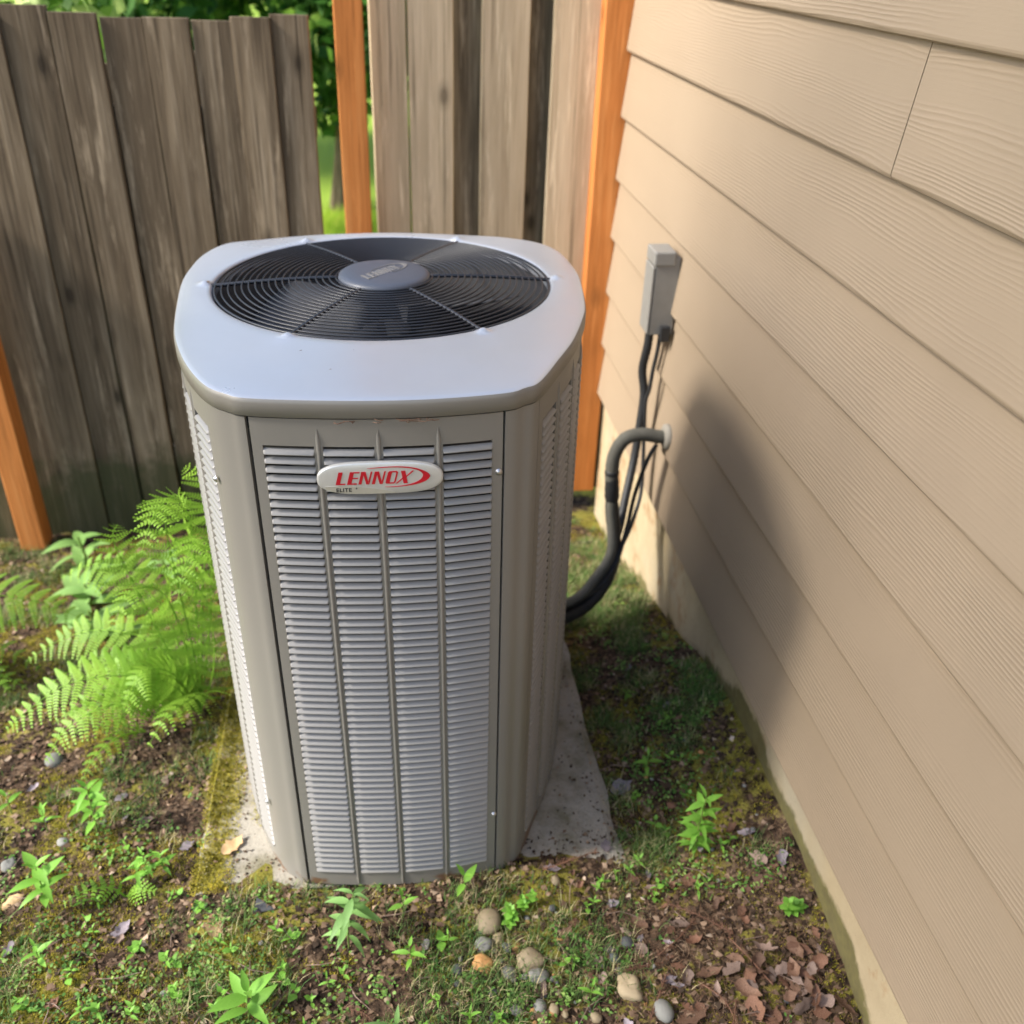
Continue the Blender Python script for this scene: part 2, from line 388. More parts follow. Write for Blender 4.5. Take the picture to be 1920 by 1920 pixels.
for k in range(0, 11):
    if k == 6: board(-1.2, 1.4985, k, 0); board(1.5015, YE, k, 0)
    elif k == 7: board(-1.2, 2.4045, k, 0); board(2.4075, YE, k, 0)
    else: board(-1.2, YE+(.003 if k % 2 else 0), k, 0)
core = MB().box(.0310, .16, -2.68, 1.83, .002, 2.4).build('sheathing', M['seam'], house)
fd = bpy.data.meshes.new('foundation'); bm = bmesh.new()
nyf, nzf = 150, 26
vs = [[bm.verts.new((.030+.004*mnoise.noise(Vector((0, y*4, z*6)))+.0015*mnoise.noise(Vector((3, y*30, z*30))), y, z)) for z in np.linspace(-1.0, -.001, nzf)] for y in np.linspace(-2.68, 1.85, nyf)]
for i in range(nyf-1):
    for j in range(nzf-1): bm.faces.new((vs[i][j], vs[i][j+1], vs[i+1][j+1], vs[i+1][j]))
eb = [bm.verts.new((.2, 1.85, z)) for z in np.linspace(-1.0, -.001, nzf)]
for j in range(nzf-1): bm.faces.new((vs[-1][j], vs[-1][j+1], eb[j+1], eb[j]))
bm.to_mesh(fd); bm.free(); fd.materials.append(M['foundation']); fd.shade_smooth()
_co = np.array([v.co[:] for v in fd.vertices]); _g = gz(np.full(len(_co), .85), _co[:, 1]+1.5)
_hm = (_co[:, 2]-_g)/np.where(_co[:, 1]+1.5 < 1.9, .042, .025)-2.6*(vnoise(_co[:, 1], _co[:, 2], 9, 21)-.35)
_a = fd.attributes.new('tone', 'FLOAT', 'POINT'); _a.data.foreach_set('value', np.clip(1-_hm, 0, 1).astype(np.float32))
link(bpy.data.objects.new('foundation', fd), house)

# ------------------------------------------------------------------ concrete pad
def slab(name, x0, x1, y0, y1, z0, z1, mat, amp=.006):
    bm = bmesh.new(); n = 40; top = []
    for i in range(n+1):
        row = []
        for j in range(n+1):
            x = x0+(x1-x0)*i/n; y = y0+(y1-y0)*j/n
            ed = min(i, n-i, j, n-j)
            x += amp*1.6*mnoise.noise(Vector((x*9, y*9, 1))) if ed == 0 else 0; y += amp*1.6*mnoise.noise(Vector((x*9, y*9, 5))) if ed == 0 else 0
            row.append(bm.verts.new((x, y, z1-(.007 if ed == 0 else 0)+.002*mnoise.noise(Vector((x*14, y*14, 0))))))
        top.append(row)
    for i in range(n):
        for j in range(n): bm.faces.new((top[i][j], top[i+1][j], top[i+1][j+1], top[i][j+1]))
    ring = [top[i][0] for i in range(n)]+[top[n][j] for j in range(n)]+[top[n-i][n] for i in range(n)]+[top[0][n-j] for j in range(n)]
    low = [bm.verts.new((v.co.x, v.co.y, z0)) for v in ring]
    for i in range(len(ring)):
        j = (i+1) % len(ring); bm.faces.new((ring[i], low[i], low[j], ring[j]))
    bm.normal_update()
    me = bpy.data.meshes.new(name); bm.to_mesh(me); bm.free(); me.materials.append(mat)
    return link(bpy.data.objects.new(name, me))
pad = slab('concrete_pad', -.455, .492, 1.372, 2.48, -.52, -.2395, M['pad'])
tag(pad, 'worn concrete pad with mossy edges under the grey condenser', 'pad')

# ------------------------------------------------------------------ condenser unit
UC = (.005, 1.93)
OUT = [(-.282,1.426),(-.249,1.395),(-.221,1.378),(-.137,1.363),(-.03,1.352),(.077,1.351),(.187,1.364),(.221,1.382),(.249,1.405),(.298,1.501),(.337,1.583),(.374,1.687),(.395,1.77),(.415,1.93),(.416,2.02),(.404,2.132),(.37,2.20),(.31,2.243),(.235,2.268),(.047,2.302),(-.141,2.294),(-.296,2.251),(-.353,2.226),(-.388,2.15),(-.402,2.05),(-.404,1.95),(-.39,1.80),(-.372,1.669),(-.346,1.57),(-.316,1.49)]
DENSE = np.array(catmull([np.array(p)-UC for p in OUT], 24, True))
_a = np.unwrap(np.arctan2(DENSE[:, 1], DENSE[:, 0])); _r = np.hypot(DENSE[:, 0], DENSE[:, 1])
_o = np.argsort(_a % (2*np.pi)); _aa = (_a % (2*np.pi))[_o]; _rr = _r[_o]
def rad(th): return np.interp(th % (2*np.pi), np.r_[_aa[-1]-2*np.pi, _aa, _aa[0]+2*np.pi], np.r_[_rr[-1], _rr, _rr[0]])
unit = empty('condenser_unit', (UC[0]+.010, UC[1], -.235), 0, 'tall grey outdoor condenser unit with louvered sides and round top fan', 'air conditioner')
unit.rotation_euler = (0, R(-.5), 0)
ZO = .235
def up(name, V, F, mat, smooth=False, parent=unit): return mk(name, [(v[0], v[1], v[2]+ZO) for v in V], F, mat, parent, smooth)
# --- lid
N = 360; HRX, HRY, HC = .341, .327, (-.001, -.002)
SPK = [R(a) for a in (0, 60, 120, 180, 240, 300)]
V = []; rows = 0
def hole(th): return HRX*HRY/math.hypot(HRY*math.cos(th), HRX*math.sin(th))
spec_ = [('h', -.004, .80), ('h', -.003, .885), ('h', -.0005, .913), ('h', .002, .9185), ('h', .006, .9205), ('h', .012, .921), ('h', .018, .9213), ('h', .024, .9215), ('h', .030, .9215), ('h', .036, .9213),
         ('l', .35, .9212), ('l', .65, .9205), ('l', .88, .9200), ('o', -.014, .9196), ('o', -.006, .9190), ('o', -.0028, .9176), ('o', -.0008, .915), ('o', 0, .911), ('o', 0, .8885), ('o', -.0035, .8872), ('o', -.012, .888)]
for (kd, a, z) in spec_:
    for i in range(N):
        th = 2*math.pi*i/N; ho = hole(th); ro = float(rad(th))
        h_in = ho+.036
        r = ho+a if kd == 'h' else (h_in+(ro-.014-h_in)*a if kd == 'l' else ro+a)
        r = min(r, ro-.016) if kd == 'h' else r
        zz = z
        if kd == 'h' and z > .919:
            for s in SPK:
                d = math.hypot((th-s+math.pi) % (2*math.pi)*ho-math.pi*ho, (a-.0165)*1.0)
                zz += .0075*math.exp(-(d/.0095)**2)
        V.append((HC[0]*(1-min(1, max(0, (r-ho)/.05)))+r*math.cos(th), r*math.sin(th), zz)); 
    rows += 1
F = [(k*N+i, k*N+(i+1) % N, (k+1)*N+(i+1) % N, (k+1)*N+i) for k in range(rows-1) for i in range(N)]
F = [f[::-1] for f in F]
KS = next(k for k, q in enumerate(spec_) if q[0] == 'o' and q[2] < .918)
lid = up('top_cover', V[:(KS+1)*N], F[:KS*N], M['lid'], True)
up('cover_skirt', V[KS*N:], [tuple(i-KS*N for i in f) for f in F[KS*N:]], M['cabinet'], True)
# --- fan guard
guard = bpy.data.objects.new('fan_guard', None); link(guard, unit); guard.location = (0, 0, ZO)
GE = HRY/HRX
def gzr(r): return .918+.013*(1-((r-.09)/.25)**2) if r > .09 else .931
rr_ = np.linspace(.098, HRX-.003, 19)
for k, r in enumerate(rr_):
    P = [(r*math.cos(q), r*GE*math.sin(q), gzr(r)) for q in np.linspace(0, 2*math.pi, 97)[:-1]]
    MB().tube(P, .0019 if k < 18 else .0024, 6, closed=True).build('wire_ring', M['black_wire'], guard, True)
for s in SPK:
    P = [(r*math.cos(s), r*GE*math.sin(s), gzr(r)-.0012+(.001 if r > .345 else 0)) for r in np.linspace(.085, .372, 14)]
    MB().tube(P, .0040, 6).build('spoke', M['black_wire'], guard, True)
hub = MB(); hp_ = [(.0, .9415), (.05, .9412), (.080, .9405), (.088, .9385), (.0925, .935), (.094, .930), (.094, .923), (.088, .921)]
nn = 64; V = [(r*math.cos(2*math.pi*i/nn), r*math.sin(2*math.pi*i/nn), z) for (r, z) in hp_[1:] for i in range(nn)]+[(0, 0, hp_[0][1])]
F = [(k*nn+i, (k+1)*nn+i, (k+1)*nn+(i+1) % nn, k*nn+(i+1) % nn) for k in range(len(hp_)-2) for i in range(nn)]+[(len(V)-1, i, (i+1) % nn) for i in range(nn)]
mk('hub_cap', V, F, M['hub_plastic'], guard, True)
# lettering polygons, unit height letters (before shear)
def letters():
    P = []
    def q(x0, *pts): P.append([(x0+a, b) for a, b in pts])
    q(0, (0, 0), (.30, 0), (.30, 1), (0, 1)); q(0, (.3, 0), (.68, 0), (.68, .10), (.3, .10))
    q(.80, (0, 0), (.30, 0), (.30, 1), (0, 1))
    for b in (0, .45, .90): q(.80, (.3, b), (.68, b), (.68, b+.10), (.3, b+.10))
    for x0 in (1.60, 2.55):
        q(x0, (0, 0), (.13, 0), (.13, 1), (0, 1)); q(x0, (.13, 1), (.30, 1), (.76, 0), (.56, 0), (.13, .92)); q(x0, (.66, .25), (.76, .03), (.78, .0), (.78, 1), (.66, 1))
        q(x0, (.13, .92), (.13, 0), (.22, 0), (.22, .72))
    x0 = 3.50   # O as ring with a thick left side
    oo = [(.10, 0), (.62, 0), (.72, .10), (.72, .90), (.62, 1), (.10, 1), (0, .90), (0, .10)]
    ii = [(.32, .10), (.56, .10), (.60, .16), (.60, .84), (.56, .90), (.32, .90), (.29, .84), (.29, .16)]
    for k in range(8): P.append([(x0+a, b) for a, b in (oo[k], oo[(k+1) % 8], ii[(k+1) % 8], ii[k])])
    q(4.34, (.05, 1), (.36, 1), (.78, 0), (.47, 0)); q(4.34, (-.10, 0), (.04, 0), (.42, .46), (.36, .54)); q(4.34, (.46, .50), (.52, .44), (.98, 1), (.84, 1))
    return [[(a+.26*b, b) for a, b in p] for p in P]
def swoosh():
    o_ = [(2.28,1.25),(3.1,1.33),(4.03,1.37),(4.97,1.33),(5.72,1.19),(6.34,.94),(6.69,.66),(6.66,.40),(6.34,.12),(5.72,-.10),(4.97,-.22),(4.2,-.28),(3.47,-.26)]
    i_ = [(2.28,1.235),(3.1,1.28),(4.03,1.305),(4.7,1.27),(5.3,1.19),(5.85,1.03),(6.16,.78),(6.2,.56),(6.03,.28),(5.6,.03),(4.97,-.14),(4.2,-.225),(3.47,-.245)]
    o_ = catmull(o_, 4); i_ = catmull(i_, 4)
    return [[tuple(o_[k]), tuple(o_[k+1]), tuple(i_[k+1]), tuple(i_[k])] for k in range(len(o_)-1)]
def extrude_polys(polys, h, z0, f):
    mb = MB()
    for p in polys:
        ar = sum(p[i][0]*p[(i+1) % len(p)][1]-p[(i+1) % len(p)][0]*p[i][1] for i in range(len(p)))
        if ar < 0: p = p[::-1]
        n = len(p); Vv = [f(a, b, z0) for a, b in p]+[f(a, b, z0+h) for a, b in p]
        mb.add(Vv, [tuple(range(n, 2*n))]+[(i, (i+1) % n, n+(i+1) % n, n+i) for i in range(n)])
    return mb
ca, sa = math.cos(R(46)), math.sin(R(46)); ls = .0185
def fh(a, b, z):
    x = (a-3.2)*ls; y = (b-.5)*ls*1.45; return (x*ca-y*sa, x*sa+y*ca, z)
extrude_polys(letters()+swoosh(), .0012, .9412, fh).build('hub_lettering', M['hub_emboss'], guard)
# --- shroud, fan, coil
def lathe(name, prof, mat, parent, n=64, sx=1, sy=1, smooth=True):
    V = [(r*sx*math.cos(2*math.pi*i/n), r*sy*math.sin(2*math.pi*i/n), z+ZO) for r, z in prof for i in range(n)]
    F = [(k*n+i, k*n+(i+1) % n, (k+1)*n+(i+1) % n, (k+1)*n+i) for k in range(len(prof)-1) for i in range(n)]
    return mk(name, V, F, mat, parent, smooth)
lathe('fan_shroud', [(.338, .899), (.335, .86), (.325, .80), (.322, .72), (.33, .66), (.335, .64)], M['shroud_metal'], unit, 64, 1, GE)
fan = bpy.data.objects.new('fan', None); link(fan, unit); fan.location = (0, 0, ZO+.79)
MB().tube([(0, 0, -.15), (0, 0, -.02)], .082, 32).build('motor', M['dark_interior'], fan)
MB().tube([(0, 0, -.02), (0, 0, .03)], .05, 24).build('fan_hub', M['fan_metal'], fan)
def blade(a0):
    V = []; F = []; nr, na = 8, 8
    for i in range(nr+1):
        r = .05+.25*i/nr; half = R(14+22*min(1, i/3))
        for j in range(na+1):
            s = j/na*2-1; a = a0+s*half+.25*(i/nr)
            V.append((r*math.cos(a), r*GE*math.sin(a), .012-.045*s+.012*s*s))
    for i in range(nr):
        for j in range(na): k = i*(na+1)+j; F.append((k, k+1, k+na+2, k+na+1))
    o = mk('blade', V, F, M['fan_metal'], fan, True); m = o.modifiers.new('s', 'SOLIDIFY'); m.thickness = .002
for a in (35, 155, 275): blade(R(a))
def path(t0, t1, n, inset):
    th = np.linspace(t0, t1, n); r = rad(th)-inset
    return np.stack([r*np.cos(th), r*np.sin(th)], 1)
cp = path(0, 2*math.pi, 121, .030)[:-1]
cm = MB(); k = len(cp)
cm.add([(x, y, z) for z in (-.23, .60) for x, y in cp], [(i, (i+1) % k, k+(i+1) % k, k+i) for i in range(k)])
up('coil', cm.V, cm.F, M['coil_fins'], True)
cp = path(0, 2*math.pi, 121, .012)[:-1]
bmn = MB(); bmn.add([(x, y, z) for z in (-.2325, -.226) for x, y in cp], [(i, (i+1) % k, k+(i+1) % k, k+i) for i in range(k)]+[tuple(range(k))[::-1], tuple(range(k, 2*k))])
up('base_pan', bmn.V, bmn.F, M['cabinet'])
cp = path(0, 2*math.pi, 121, .011)[:-1]
bmn = MB(); bmn.add([(x, y, z) for z in (.862, .8865) for x, y in cp], [(i, (i+1) % k, k+(i+1) % k, k+i) for i in range(k)])
up('top_channel', bmn.V, bmn.F, M['gap_black'])
# --- panels and posts
INS = .005; ZT, ZB = .8845, -.2345
def ang(x, y): return math.atan2(y-UC[1], x-UC[0]) % (2*math.pi)
def sheet(P, z0, z1, d=.012, rolled=.0015):
    """vertical sheet along path P (outward on its right when walking counter-clockwise), with returned edges"""
    P = [np.array(p) for p in P]; T_ = [P[min(i+1, len(P)-1)]-P[max(i-1, 0)] for i in range(len(P))]
    Nn = [np.array((t_[1], -t_[0]))/np.hypot(*t_) for t_ in T_]
    Q = [P[0]-Nn[0]*d]+[P[0]-Nn[0]*rolled+0*T_[0]]+P+[P[-1]-Nn[-1]*d]
    V = [(q[0], q[1], z) for z in (z0, z1) for q in Q]; m = len(Q)
    F = [(i, i+1, m+i+1, m+i) for i in range(m-1)]
    # top and bottom flanges
    V += [(p[0]-n_[0]*d, p[1]-n_[1]*d, z) for z in (z0, z1) for p, n_ in zip(P, Nn)]; o = 2*m; l = len(P)
    F += [(2+i, o+i, o+i+1, 3+i) for i in range(l-1)]+[(m+2+i, m+3+i, o+l+i+1, o+l+i) for i in range(l-1)]
    return V, F
LW, LP = .0815, .01633
def louver_mesh(rec=.0044, ztop=-.0060, lip=.0033, cut=0):
    us = [-.5, -.488, -.465, 0, .465, .488, .5]; k_ = [.08, .75, 1, 1, 1, .75, .08]
    prof = [(-rec, ztop), (-rec*.75, ztop-.0006), (.0006, -.0106), (lip, -.0140), (lip+.0002, -.0152), (.0004, -.0160)]; zf = [.0004, -.003, -.0075, -.0125, -.0155, -.0163]
    V = []; F = []
    for u, q in zip(us, k_):
        for j_, ((o_, z), z_) in enumerate(zip(prof, zf)): V.append(((u-cut*.17*(1-j_/5)*(u*cut > .46 if cut else 0))*LW, -(o_*q if o_ > 0 else o_), z))
    m = len(prof)
    for i in range(len(us)-1):
        for j in range(m-1): F.append((i*m+j, i*m+j+1, (i+1)*m+j+1, (i+1)*m+j))
    F = [f[::-1] for f in F]
    me = bpy.data.meshes.new('louver'); me.from_pydata(V, [], F); me.update(); me.materials.append(M['louver']); me.shade_smooth()
    return me
LME = louver_mesh(); LMR = louver_mesh(.0100, -.0066, .0030, 1); LML = louver_mesh(.0100, -.0066, .0030, -1)
NR = 63; ZL = .8365
def panel(name, t0, t1, ncol, margin, single, gap_l=.0, gap_r=.0, singles=0):
    th = np.linspace(t0, t1, 400); pts = np.stack([(rad(th)-INS)*np.cos(th), (rad(th)-INS)*np.sin(th)], 1)
    s = np.r_[0, np.cumsum(np.hypot(*np.diff(pts, axis=0).T))]
    pts = np.stack([np.interp(np.linspace(gap_l, s[-1]-gap_r, 500), s, pts[:, k]) for k in (0, 1)], 1)
    L_ = s[-1]-gap_l-gap_r
    at = lambda q: np.array([np.interp(q/L_, np.linspace(0, 1, 500), pts[:, k]) for k in (0, 1)])
    pan = bpy.data.objects.new(name, None); link(pan, unit); pan.location = (0, 0, 0)
    pitch = (L_-2*margin-LW)/(ncol-1)
    cols = [margin+LW/2+pitch*i for i in range(ncol)]
    mb = MB()
    def strip(a, b, z0, z1, d=.010):
        n = max(2, int((b-a)/.012)); V, F = sheet([at(a+(b-a)*i/n) for i in range(n+1)], z0, z1, d); mb.add([(v[0], v[1], v[2]+ZO) for v in V], F)
    ztop, zbot = ZL, ZL-LP*NR+.0012
    edges = [0]+[e for c_ in cols for e in (c_-LW/2, c_+LW/2)]+[L_]
    strip(0, L_, ztop, ZT); strip(0, L_, ZB, zbot)
    for i in range(0, len(edges), 2): strip(edges[i], edges[i+1], zbot, ztop)
    mb.build('panel_sheet', M['cabinet'], pan)
    # raised ribs between the columns
    for a, b in zip(cols[:-1], cols[1:]):
        c_ = (a+b)/2; p0 = at(c_); t_ = at(c_+.004)-at(c_-.004); t_ /= np.hypot(*t_); n_ = np.array((t_[1], -t_[0]))
        q = lambda u, o_, z: (p0[0]+t_[0]*u+n_[0]*o_, p0[1]+t_[1]*u+n_[1]*o_, z+ZO)
        V = []; zz = [ZB+.004, ZB+.02, .850, .868]; ww = [.5, 1, 1, .1]
        for z, w_ in zip(zz, ww): V += [q(-.0035*w_, 0, z), q(-.002*w_, .0028*w_, z), q(.002*w_, .0028*w_, z), q(.0035*w_, 0, z)]
        F = [(i*4+j, i*4+j+1, i*4+j+5, i*4+j+4) for i in range(3) for j in range(3)]
        mk('rib', V, F, M['cabinet'], pan, True)
    rest = MB(); cnt = 0; LMS = LMR if math.sin(t0) < 0 and math.cos(t0) > 0 else LML
    for ci, c_ in enumerate(cols):
        p0 = at(c_); t_ = at(c_+.03)-at(c_-.03); az = math.atan2(t_[1], t_[0])
        for r_ in range(NR):
            loc = (p0[0], p0[1], ZL-LP*r_+ZO)
            if single or cnt < singles:
                inst('louver', LME if single else LMS, pan, loc, (0, 0, az)); cnt += 1
            else:
                mt = Matrix.Translation(loc) @ Matrix.Rotation(az, 4, 'Z')
                rest.add([mt @ v.co for v in LMS.vertices], [tuple(p.vertices) for p in LMS.polygons])
    if rest.V:
        o = rest.build('louver', M['louver'], pan, True); o['kind'] = 'stuff'
    return pan
# seams, in angle: front panel -> right panel -> back -> left panel
aFL, aFR = ang(-.221, 1.378), ang(.187, 1.364)
aRF, aRB = ang(.2505, 1.408), ang(.400, 2.150)+2*math.pi
aBR, aBL = ang(.300, 2.248), ang(-.290, 2.253)
aLB, aLF = ang(-.388, 2.15), ang(-.284, 1.428)
panel('front_panel', aFL, aFR, 4, .0175, True, .0030, .0020)
panel('side_panel', aRF, aRB+0, 7, .020, False, .0020, .0012, singles=48)
panel('side_panel', aLB, aLF, 7, .022, False, .0012, .0012)
panel('rear_panel', aBR, aBL, 6, .022, False, .0012, .0012)
def post(t0, t1, g0, g1_):
    th = np.linspace(t0, t1, 24); P = np.stack([(rad(th)-INS+.0012)*np.cos(th), (rad(th)-INS+.0012)*np.sin(th)], 1)
    d0 = (P[1]-P[0])/np.hypot(*(P[1]-P[0])); d1 = (P[-1]-P[-2])/np.hypot(*(P[-1]-P[-2])); P[0] += d0*g0; P[-1] -= d1*g1_
    V, F = sheet(list(P), ZB-.001, ZT+.0005); o = up('corner_post', V, F, M['cabinet'], True)
    m = o.modifiers.new('e', 'EDGE_SPLIT'); m.split_angle = R(40); return o
post(aLF, aFL, .001, .0026); post(aFR, aRF, .0018, .0012); post(aRB-2*math.pi, aBR, .001, .001); post(aBL, aLB, .001, .001)
def screw(x, y, z, az, ro=.0042):
    o = lathe('screw', [(ro*1.5, 0), (ro*1.5, .0008), (ro, .001), (ro*.95, .0032), (ro*.5, .004), (0.0002, .004)], M['screw_steel'], unit, 12)
    for v in o.data.vertices: v.co.z -= ZO
    o.location = (x-UC[0], y-UC[1], z+ZO); o.rotation_euler = (R(90), 0, az)
screw(.1775, 1.3665, .776, 0); screw(.180, 1.3670, -.05, 0); screw(-.2915, 1.440, .745, R(-60)); screw(-.2915, 1.440, -.035, R(-60))
# --- badge
bd = bpy.data.objects.new('badge', None); link(bd, unit); bd.location = (-.0165-UC[0], 1.3452-UC[1], .7868+ZO); bd.rotation_euler = (R(90), R(0.6), R(-.5))
BW, BH = .1005, .0285
def bo(t_, k=1):
    c_, s_ = math.cos(t_), math.sin(t_)
    return (BW*k*math.copysign(abs(c_)**.55, c_), BH*k*math.copysign(abs(s_)**.85, s_))
n = 96; V = []
for k_, z in ((1, -.004), (1, .0015), (.985, .003), (.95, .0036), (.6, .0042)): V += [(*bo(2*math.pi*i/n, k_ if k_ > .97 else k_), z) for i in range(n)]
V.append((0, 0, .0044)); F = [(k*n+i, k*n+(i+1) % n, (k+1)*n+(i+1) % n, (k+1)*n+i) for k in range(4) for i in range(n)]+[(4*n+i, 4*n+(i+1) % n, 5*n) for i in range(n)]
mk('badge_plate', V, F, M['badge_silver'], bd, True)
lh = .0228; x0 = -.0715; y0 = -.0092
extrude_polys(letters(), .0006, .0044, lambda a, b, z: (x0+a*lh*.985, y0+b*lh, z)).build('lettering', M['badge_red'], bd)
extrude_polys(swoosh(), .0006, .0044, lambda a, b, z: (x0+a*lh*.985, y0+b*lh, z)).build('swoosh', M['badge_red'], bd)
band = []
xs = np.linspace(-.094, .024, 20)
cur = lambda x_: -.0117-.0135*max(0, (x_+.06)/.084)**1.5 if x_ > -.06 else -.0117
for a, b in zip(xs[:-1], xs[1:]):
    low = lambda q: -BH*.965*(1-min(1, abs(q/(BW*.985)))**(2/.55*.5*1.0+1.6))**(.5)
    ya, yb = low(a), low(b)
    if cur(a) > ya and cur(b) > yb: band.append([(a, ya), (b, yb), (b, cur(b)), (a, cur(a))])
extrude_polys(band, .0009, .0029, lambda a, b, z: (a, b, z+.0012*(1-abs(b)/BH))).build('badge_band', M['badge_pale'], bd)
def text_mesh(txt, size, mat, parent, loc, name, bold=.0):
    cu = bpy.data.curves.new(name, 'FONT'); cu.body = txt; cu.size = size; cu.extrude = .0002; cu.offset = bold; cu.space_character = 1.12
    o = bpy.data.objects.new(name, cu); COL.objects.link(o); bpy.context.view_layer.update()
    me = bpy.data.meshes.new_from_object(o.evaluated_get(bpy.context.evaluated_depsgraph_get()))
    bpy.data.objects.remove(o); me.materials.clear(); me.materials.append(mat)
    r_ = inst(name, me, parent, loc); return r_
text_mesh('ELITE', .0096, M['badge_black'], bd, (-.0712, -.0222, .0044), 'small_lettering', .00026)
text_mesh('®', .0036, M['badge_black'], bd, (-.0400, -.0178, .0044), 'trade_mark', .00008)
# dry needles caught under the lid
mb = MB()
for i in range(16):
    x_ = random.uniform(-.075, .085); z_ = .8855+random.uniform(-.002, .002); a = random.uniform(-.02, .03)
    y_ = 1.3505-.0005+random.uniform(-.003, .001)
    mb.tube([(x_, y_, z_), (x_+a*.5, y_-.003, z_+random.uniform(-.002, .002)), (x_+a, y_, z_+random.uniform(-.003, .003))], .0007, 4)
tag(mb.build('dry_needles', M['dead_rust']), 'brown dry needles caught in the seam below the lid', 'needles', kind='stuff')
# bud scales on the lid
for (x_, y_, s_, l_) in ((-.352, 1.93, .007, 'orange bud scale lying on the lid beside the left spoke'), (-.145, 1.552, .0035, 'tiny red bud scale lying on the lid by the front left boss'), (-.092, 1.468, .003, 'tiny red bud scale near the front edge of the lid')):
    V = [(0, 0, 0), (s_, .3*s_, .0012), (s_*1.6, 0, .0004), (.9*s_, -.5*s_, .001), (.3*s_, -.45*s_, .0005)]
    o = mk('bud_scale', V, [(0, 3, 1), (1, 3, 2), (0, 4, 3)], M['dead_rust']); o.location = (x_, y_, .9225); tag(o, l_, 'bud scale')

# ------------------------------------------------------------------ electrical disconnect, conduit and refrigerant lines
ebox = empty('disconnect_box', (.82, 2.59, .67), 0, 'grey electrical disconnect box on the tan siding with cables below', 'electrical box')
bevel(MB().box(-.060, .012, -.040, .040, -.118, .11).build('enclosure', M['box_grey'], ebox), .004)
bevel(MB().box(-.066, -.004, -.045, .045, .085, .126).build('rain_cap', M['box_grey'], ebox), .005)
bevel(MB().box(-.067, -.0605, -.041, .041, -.114, .083).build('front_cover', M['box_grey'], ebox), .003)
bevel(MB().box(-.028, .0, -.057, -.041, -.134, -.088).build('latch', M['rubber_black'], ebox), .003)
def cable(name, P, r, mat, label, n=10, cat='cable', ridged=0):
    Q = catmull(P, 10); rr = [r*(1+ridged*(i % 2)) for i in range(len(Q))]
    o = MB().tube(Q, rr, n).build(name, mat, None, True); tag(o, label, cat); return o
cable('conduit', [(.778, 2.60, .565), (.777, 2.60, .50), (.772, 2.61, .42), (.782, 2.60, .345), (.776, 2.585, .25), (.762, 2.56, .14), (.73, 2.50, .03), (.70, 2.44, -.06), (.64, 2.37, -.15), (.55, 2.30, -.20), (.40, 2.20, -.17)], .0125, M['rubber_black'], 'black conduit dropping from the bottom of the disconnect box', ridged=.06)
cable('control_cable', [(.802, 2.57, .565), (.800, 2.57, .50), (.794, 2.575, .43), (.790, 2.575, .37), (.784, 2.58, .32), (.790, 2.57, .2), (.785, 2.52, .06), (.76, 2.47, .0), (.72, 2.42, -.07), (.64, 2.34, -.16), (.52, 2.26, -.21), (.39, 2.17, -.18)], .006, M['rubber_black'], 'thin black cable beside the conduit below the disconnect box')
line = empty('suction_line', (.82, 2.45, .26), 0, 'thick insulated refrigerant line bending out of the wall behind the unit', 'pipe')
P = [(.85, 2.455, .268), (.80, 2.45, .272), (.745, 2.45, .282), (.695, 2.45, .268), (.668, 2.45, .215), (.664, 2.445, .15), (.668, 2.44, .11)]
P = [tuple(np.array(p)-(.82, 2.45, .26)) for p in P]
MB().tube(catmull(P, 8), [.0205+.0012*mnoise.noise(Vector((i*.6, 0, 0))) for i in range(len(catmull(P, 8)))], 14).build('insulation', M['insulation_grey'], line, True)
P = [(.664, 2.447, .165), (.668, 2.44, .10), (.676, 2.44, .02), (.685, 2.42, -.06), (.676, 2.38, -.135), (.63, 2.33, -.195), (.55, 2.27, -.225), (.40, 2.17, -.20)]
Pn = [tuple(np.array(p)-(.82, 2.45, .26)) for p in P]; Q = catmull(Pn, 8)
MB().tube(Q, [.0215+.0045*mnoise.noise(Vector((i*.45, 3, 0))) for i in range(len(Q))], 14).build('wrapped_section', M['rubber_black'], line, True)
MB().tube([(.012, .002, .010), (-.004, .002, .010), (-.010, .002, .010)], [.040, .038, .029], 16).build('wall_putty', M['putty'], line, True)
cable('liquid_line', [(.672, 2.44, .09), (.668, 2.43, .04), (.672, 2.41, -.02), (.665, 2.37, -.09), (.615, 2.33, -.145), (.54, 2.27, -.18), (.40, 2.17, -.15)], .0155, M['insulation_grey'], 'thinner grey refrigerant line running alongside the thick wrapped one', cat='pipe')

cable('ground_wire', [(.80, 2.47, .235), (.775, 2.46, .19), (.745, 2.45, .08), (.725, 2.43, -.03), (.68, 2.36, -.12), (.60, 2.30, -.18), (.40, 2.16, -.165)], .0065, M['rubber_black'], 'thin dark wire hanging loose just below the wall end of the pipe')
# ------------------------------------------------------------------ fence, posts and gate
def plank(name, x0, x1, y, z0, z1, th, mat, parent, lean=0., seed=0, ears=False):
    n = 14; V = []; rs = random.Random(seed)
    for i in range(n+1):
        f = i/n; z = z0+(z1-z0)*f; wob = .0025*mnoise.noise(Vector((seed*3.1, z*3, 0))); cup = .003*mnoise.noise(Vector((seed*1.7, z*2, 4)))
        a, b = x0+wob+lean*(f-.5), x1+.0025*mnoise.noise(Vector((seed*5.3, z*3, 9)))+lean*(f-.5)
        for (x_, y_) in ((a, y), (a+.004, y-th), ((a+b)/2, y-th-cup), (b-.004, y-th), (b, y)): V.append((x_, y_, z))
    F = []
    for i in range(n):
        for j in range(5): F.append((i*5+j, i*5+(j+1) % 5, i*5+5+(j+1) % 5, i*5+5+j))
    F += [(4, 3, 2, 1, 0), tuple(n*5+j for j in range(5))]
    return mk(name, V, F, mat, parent)
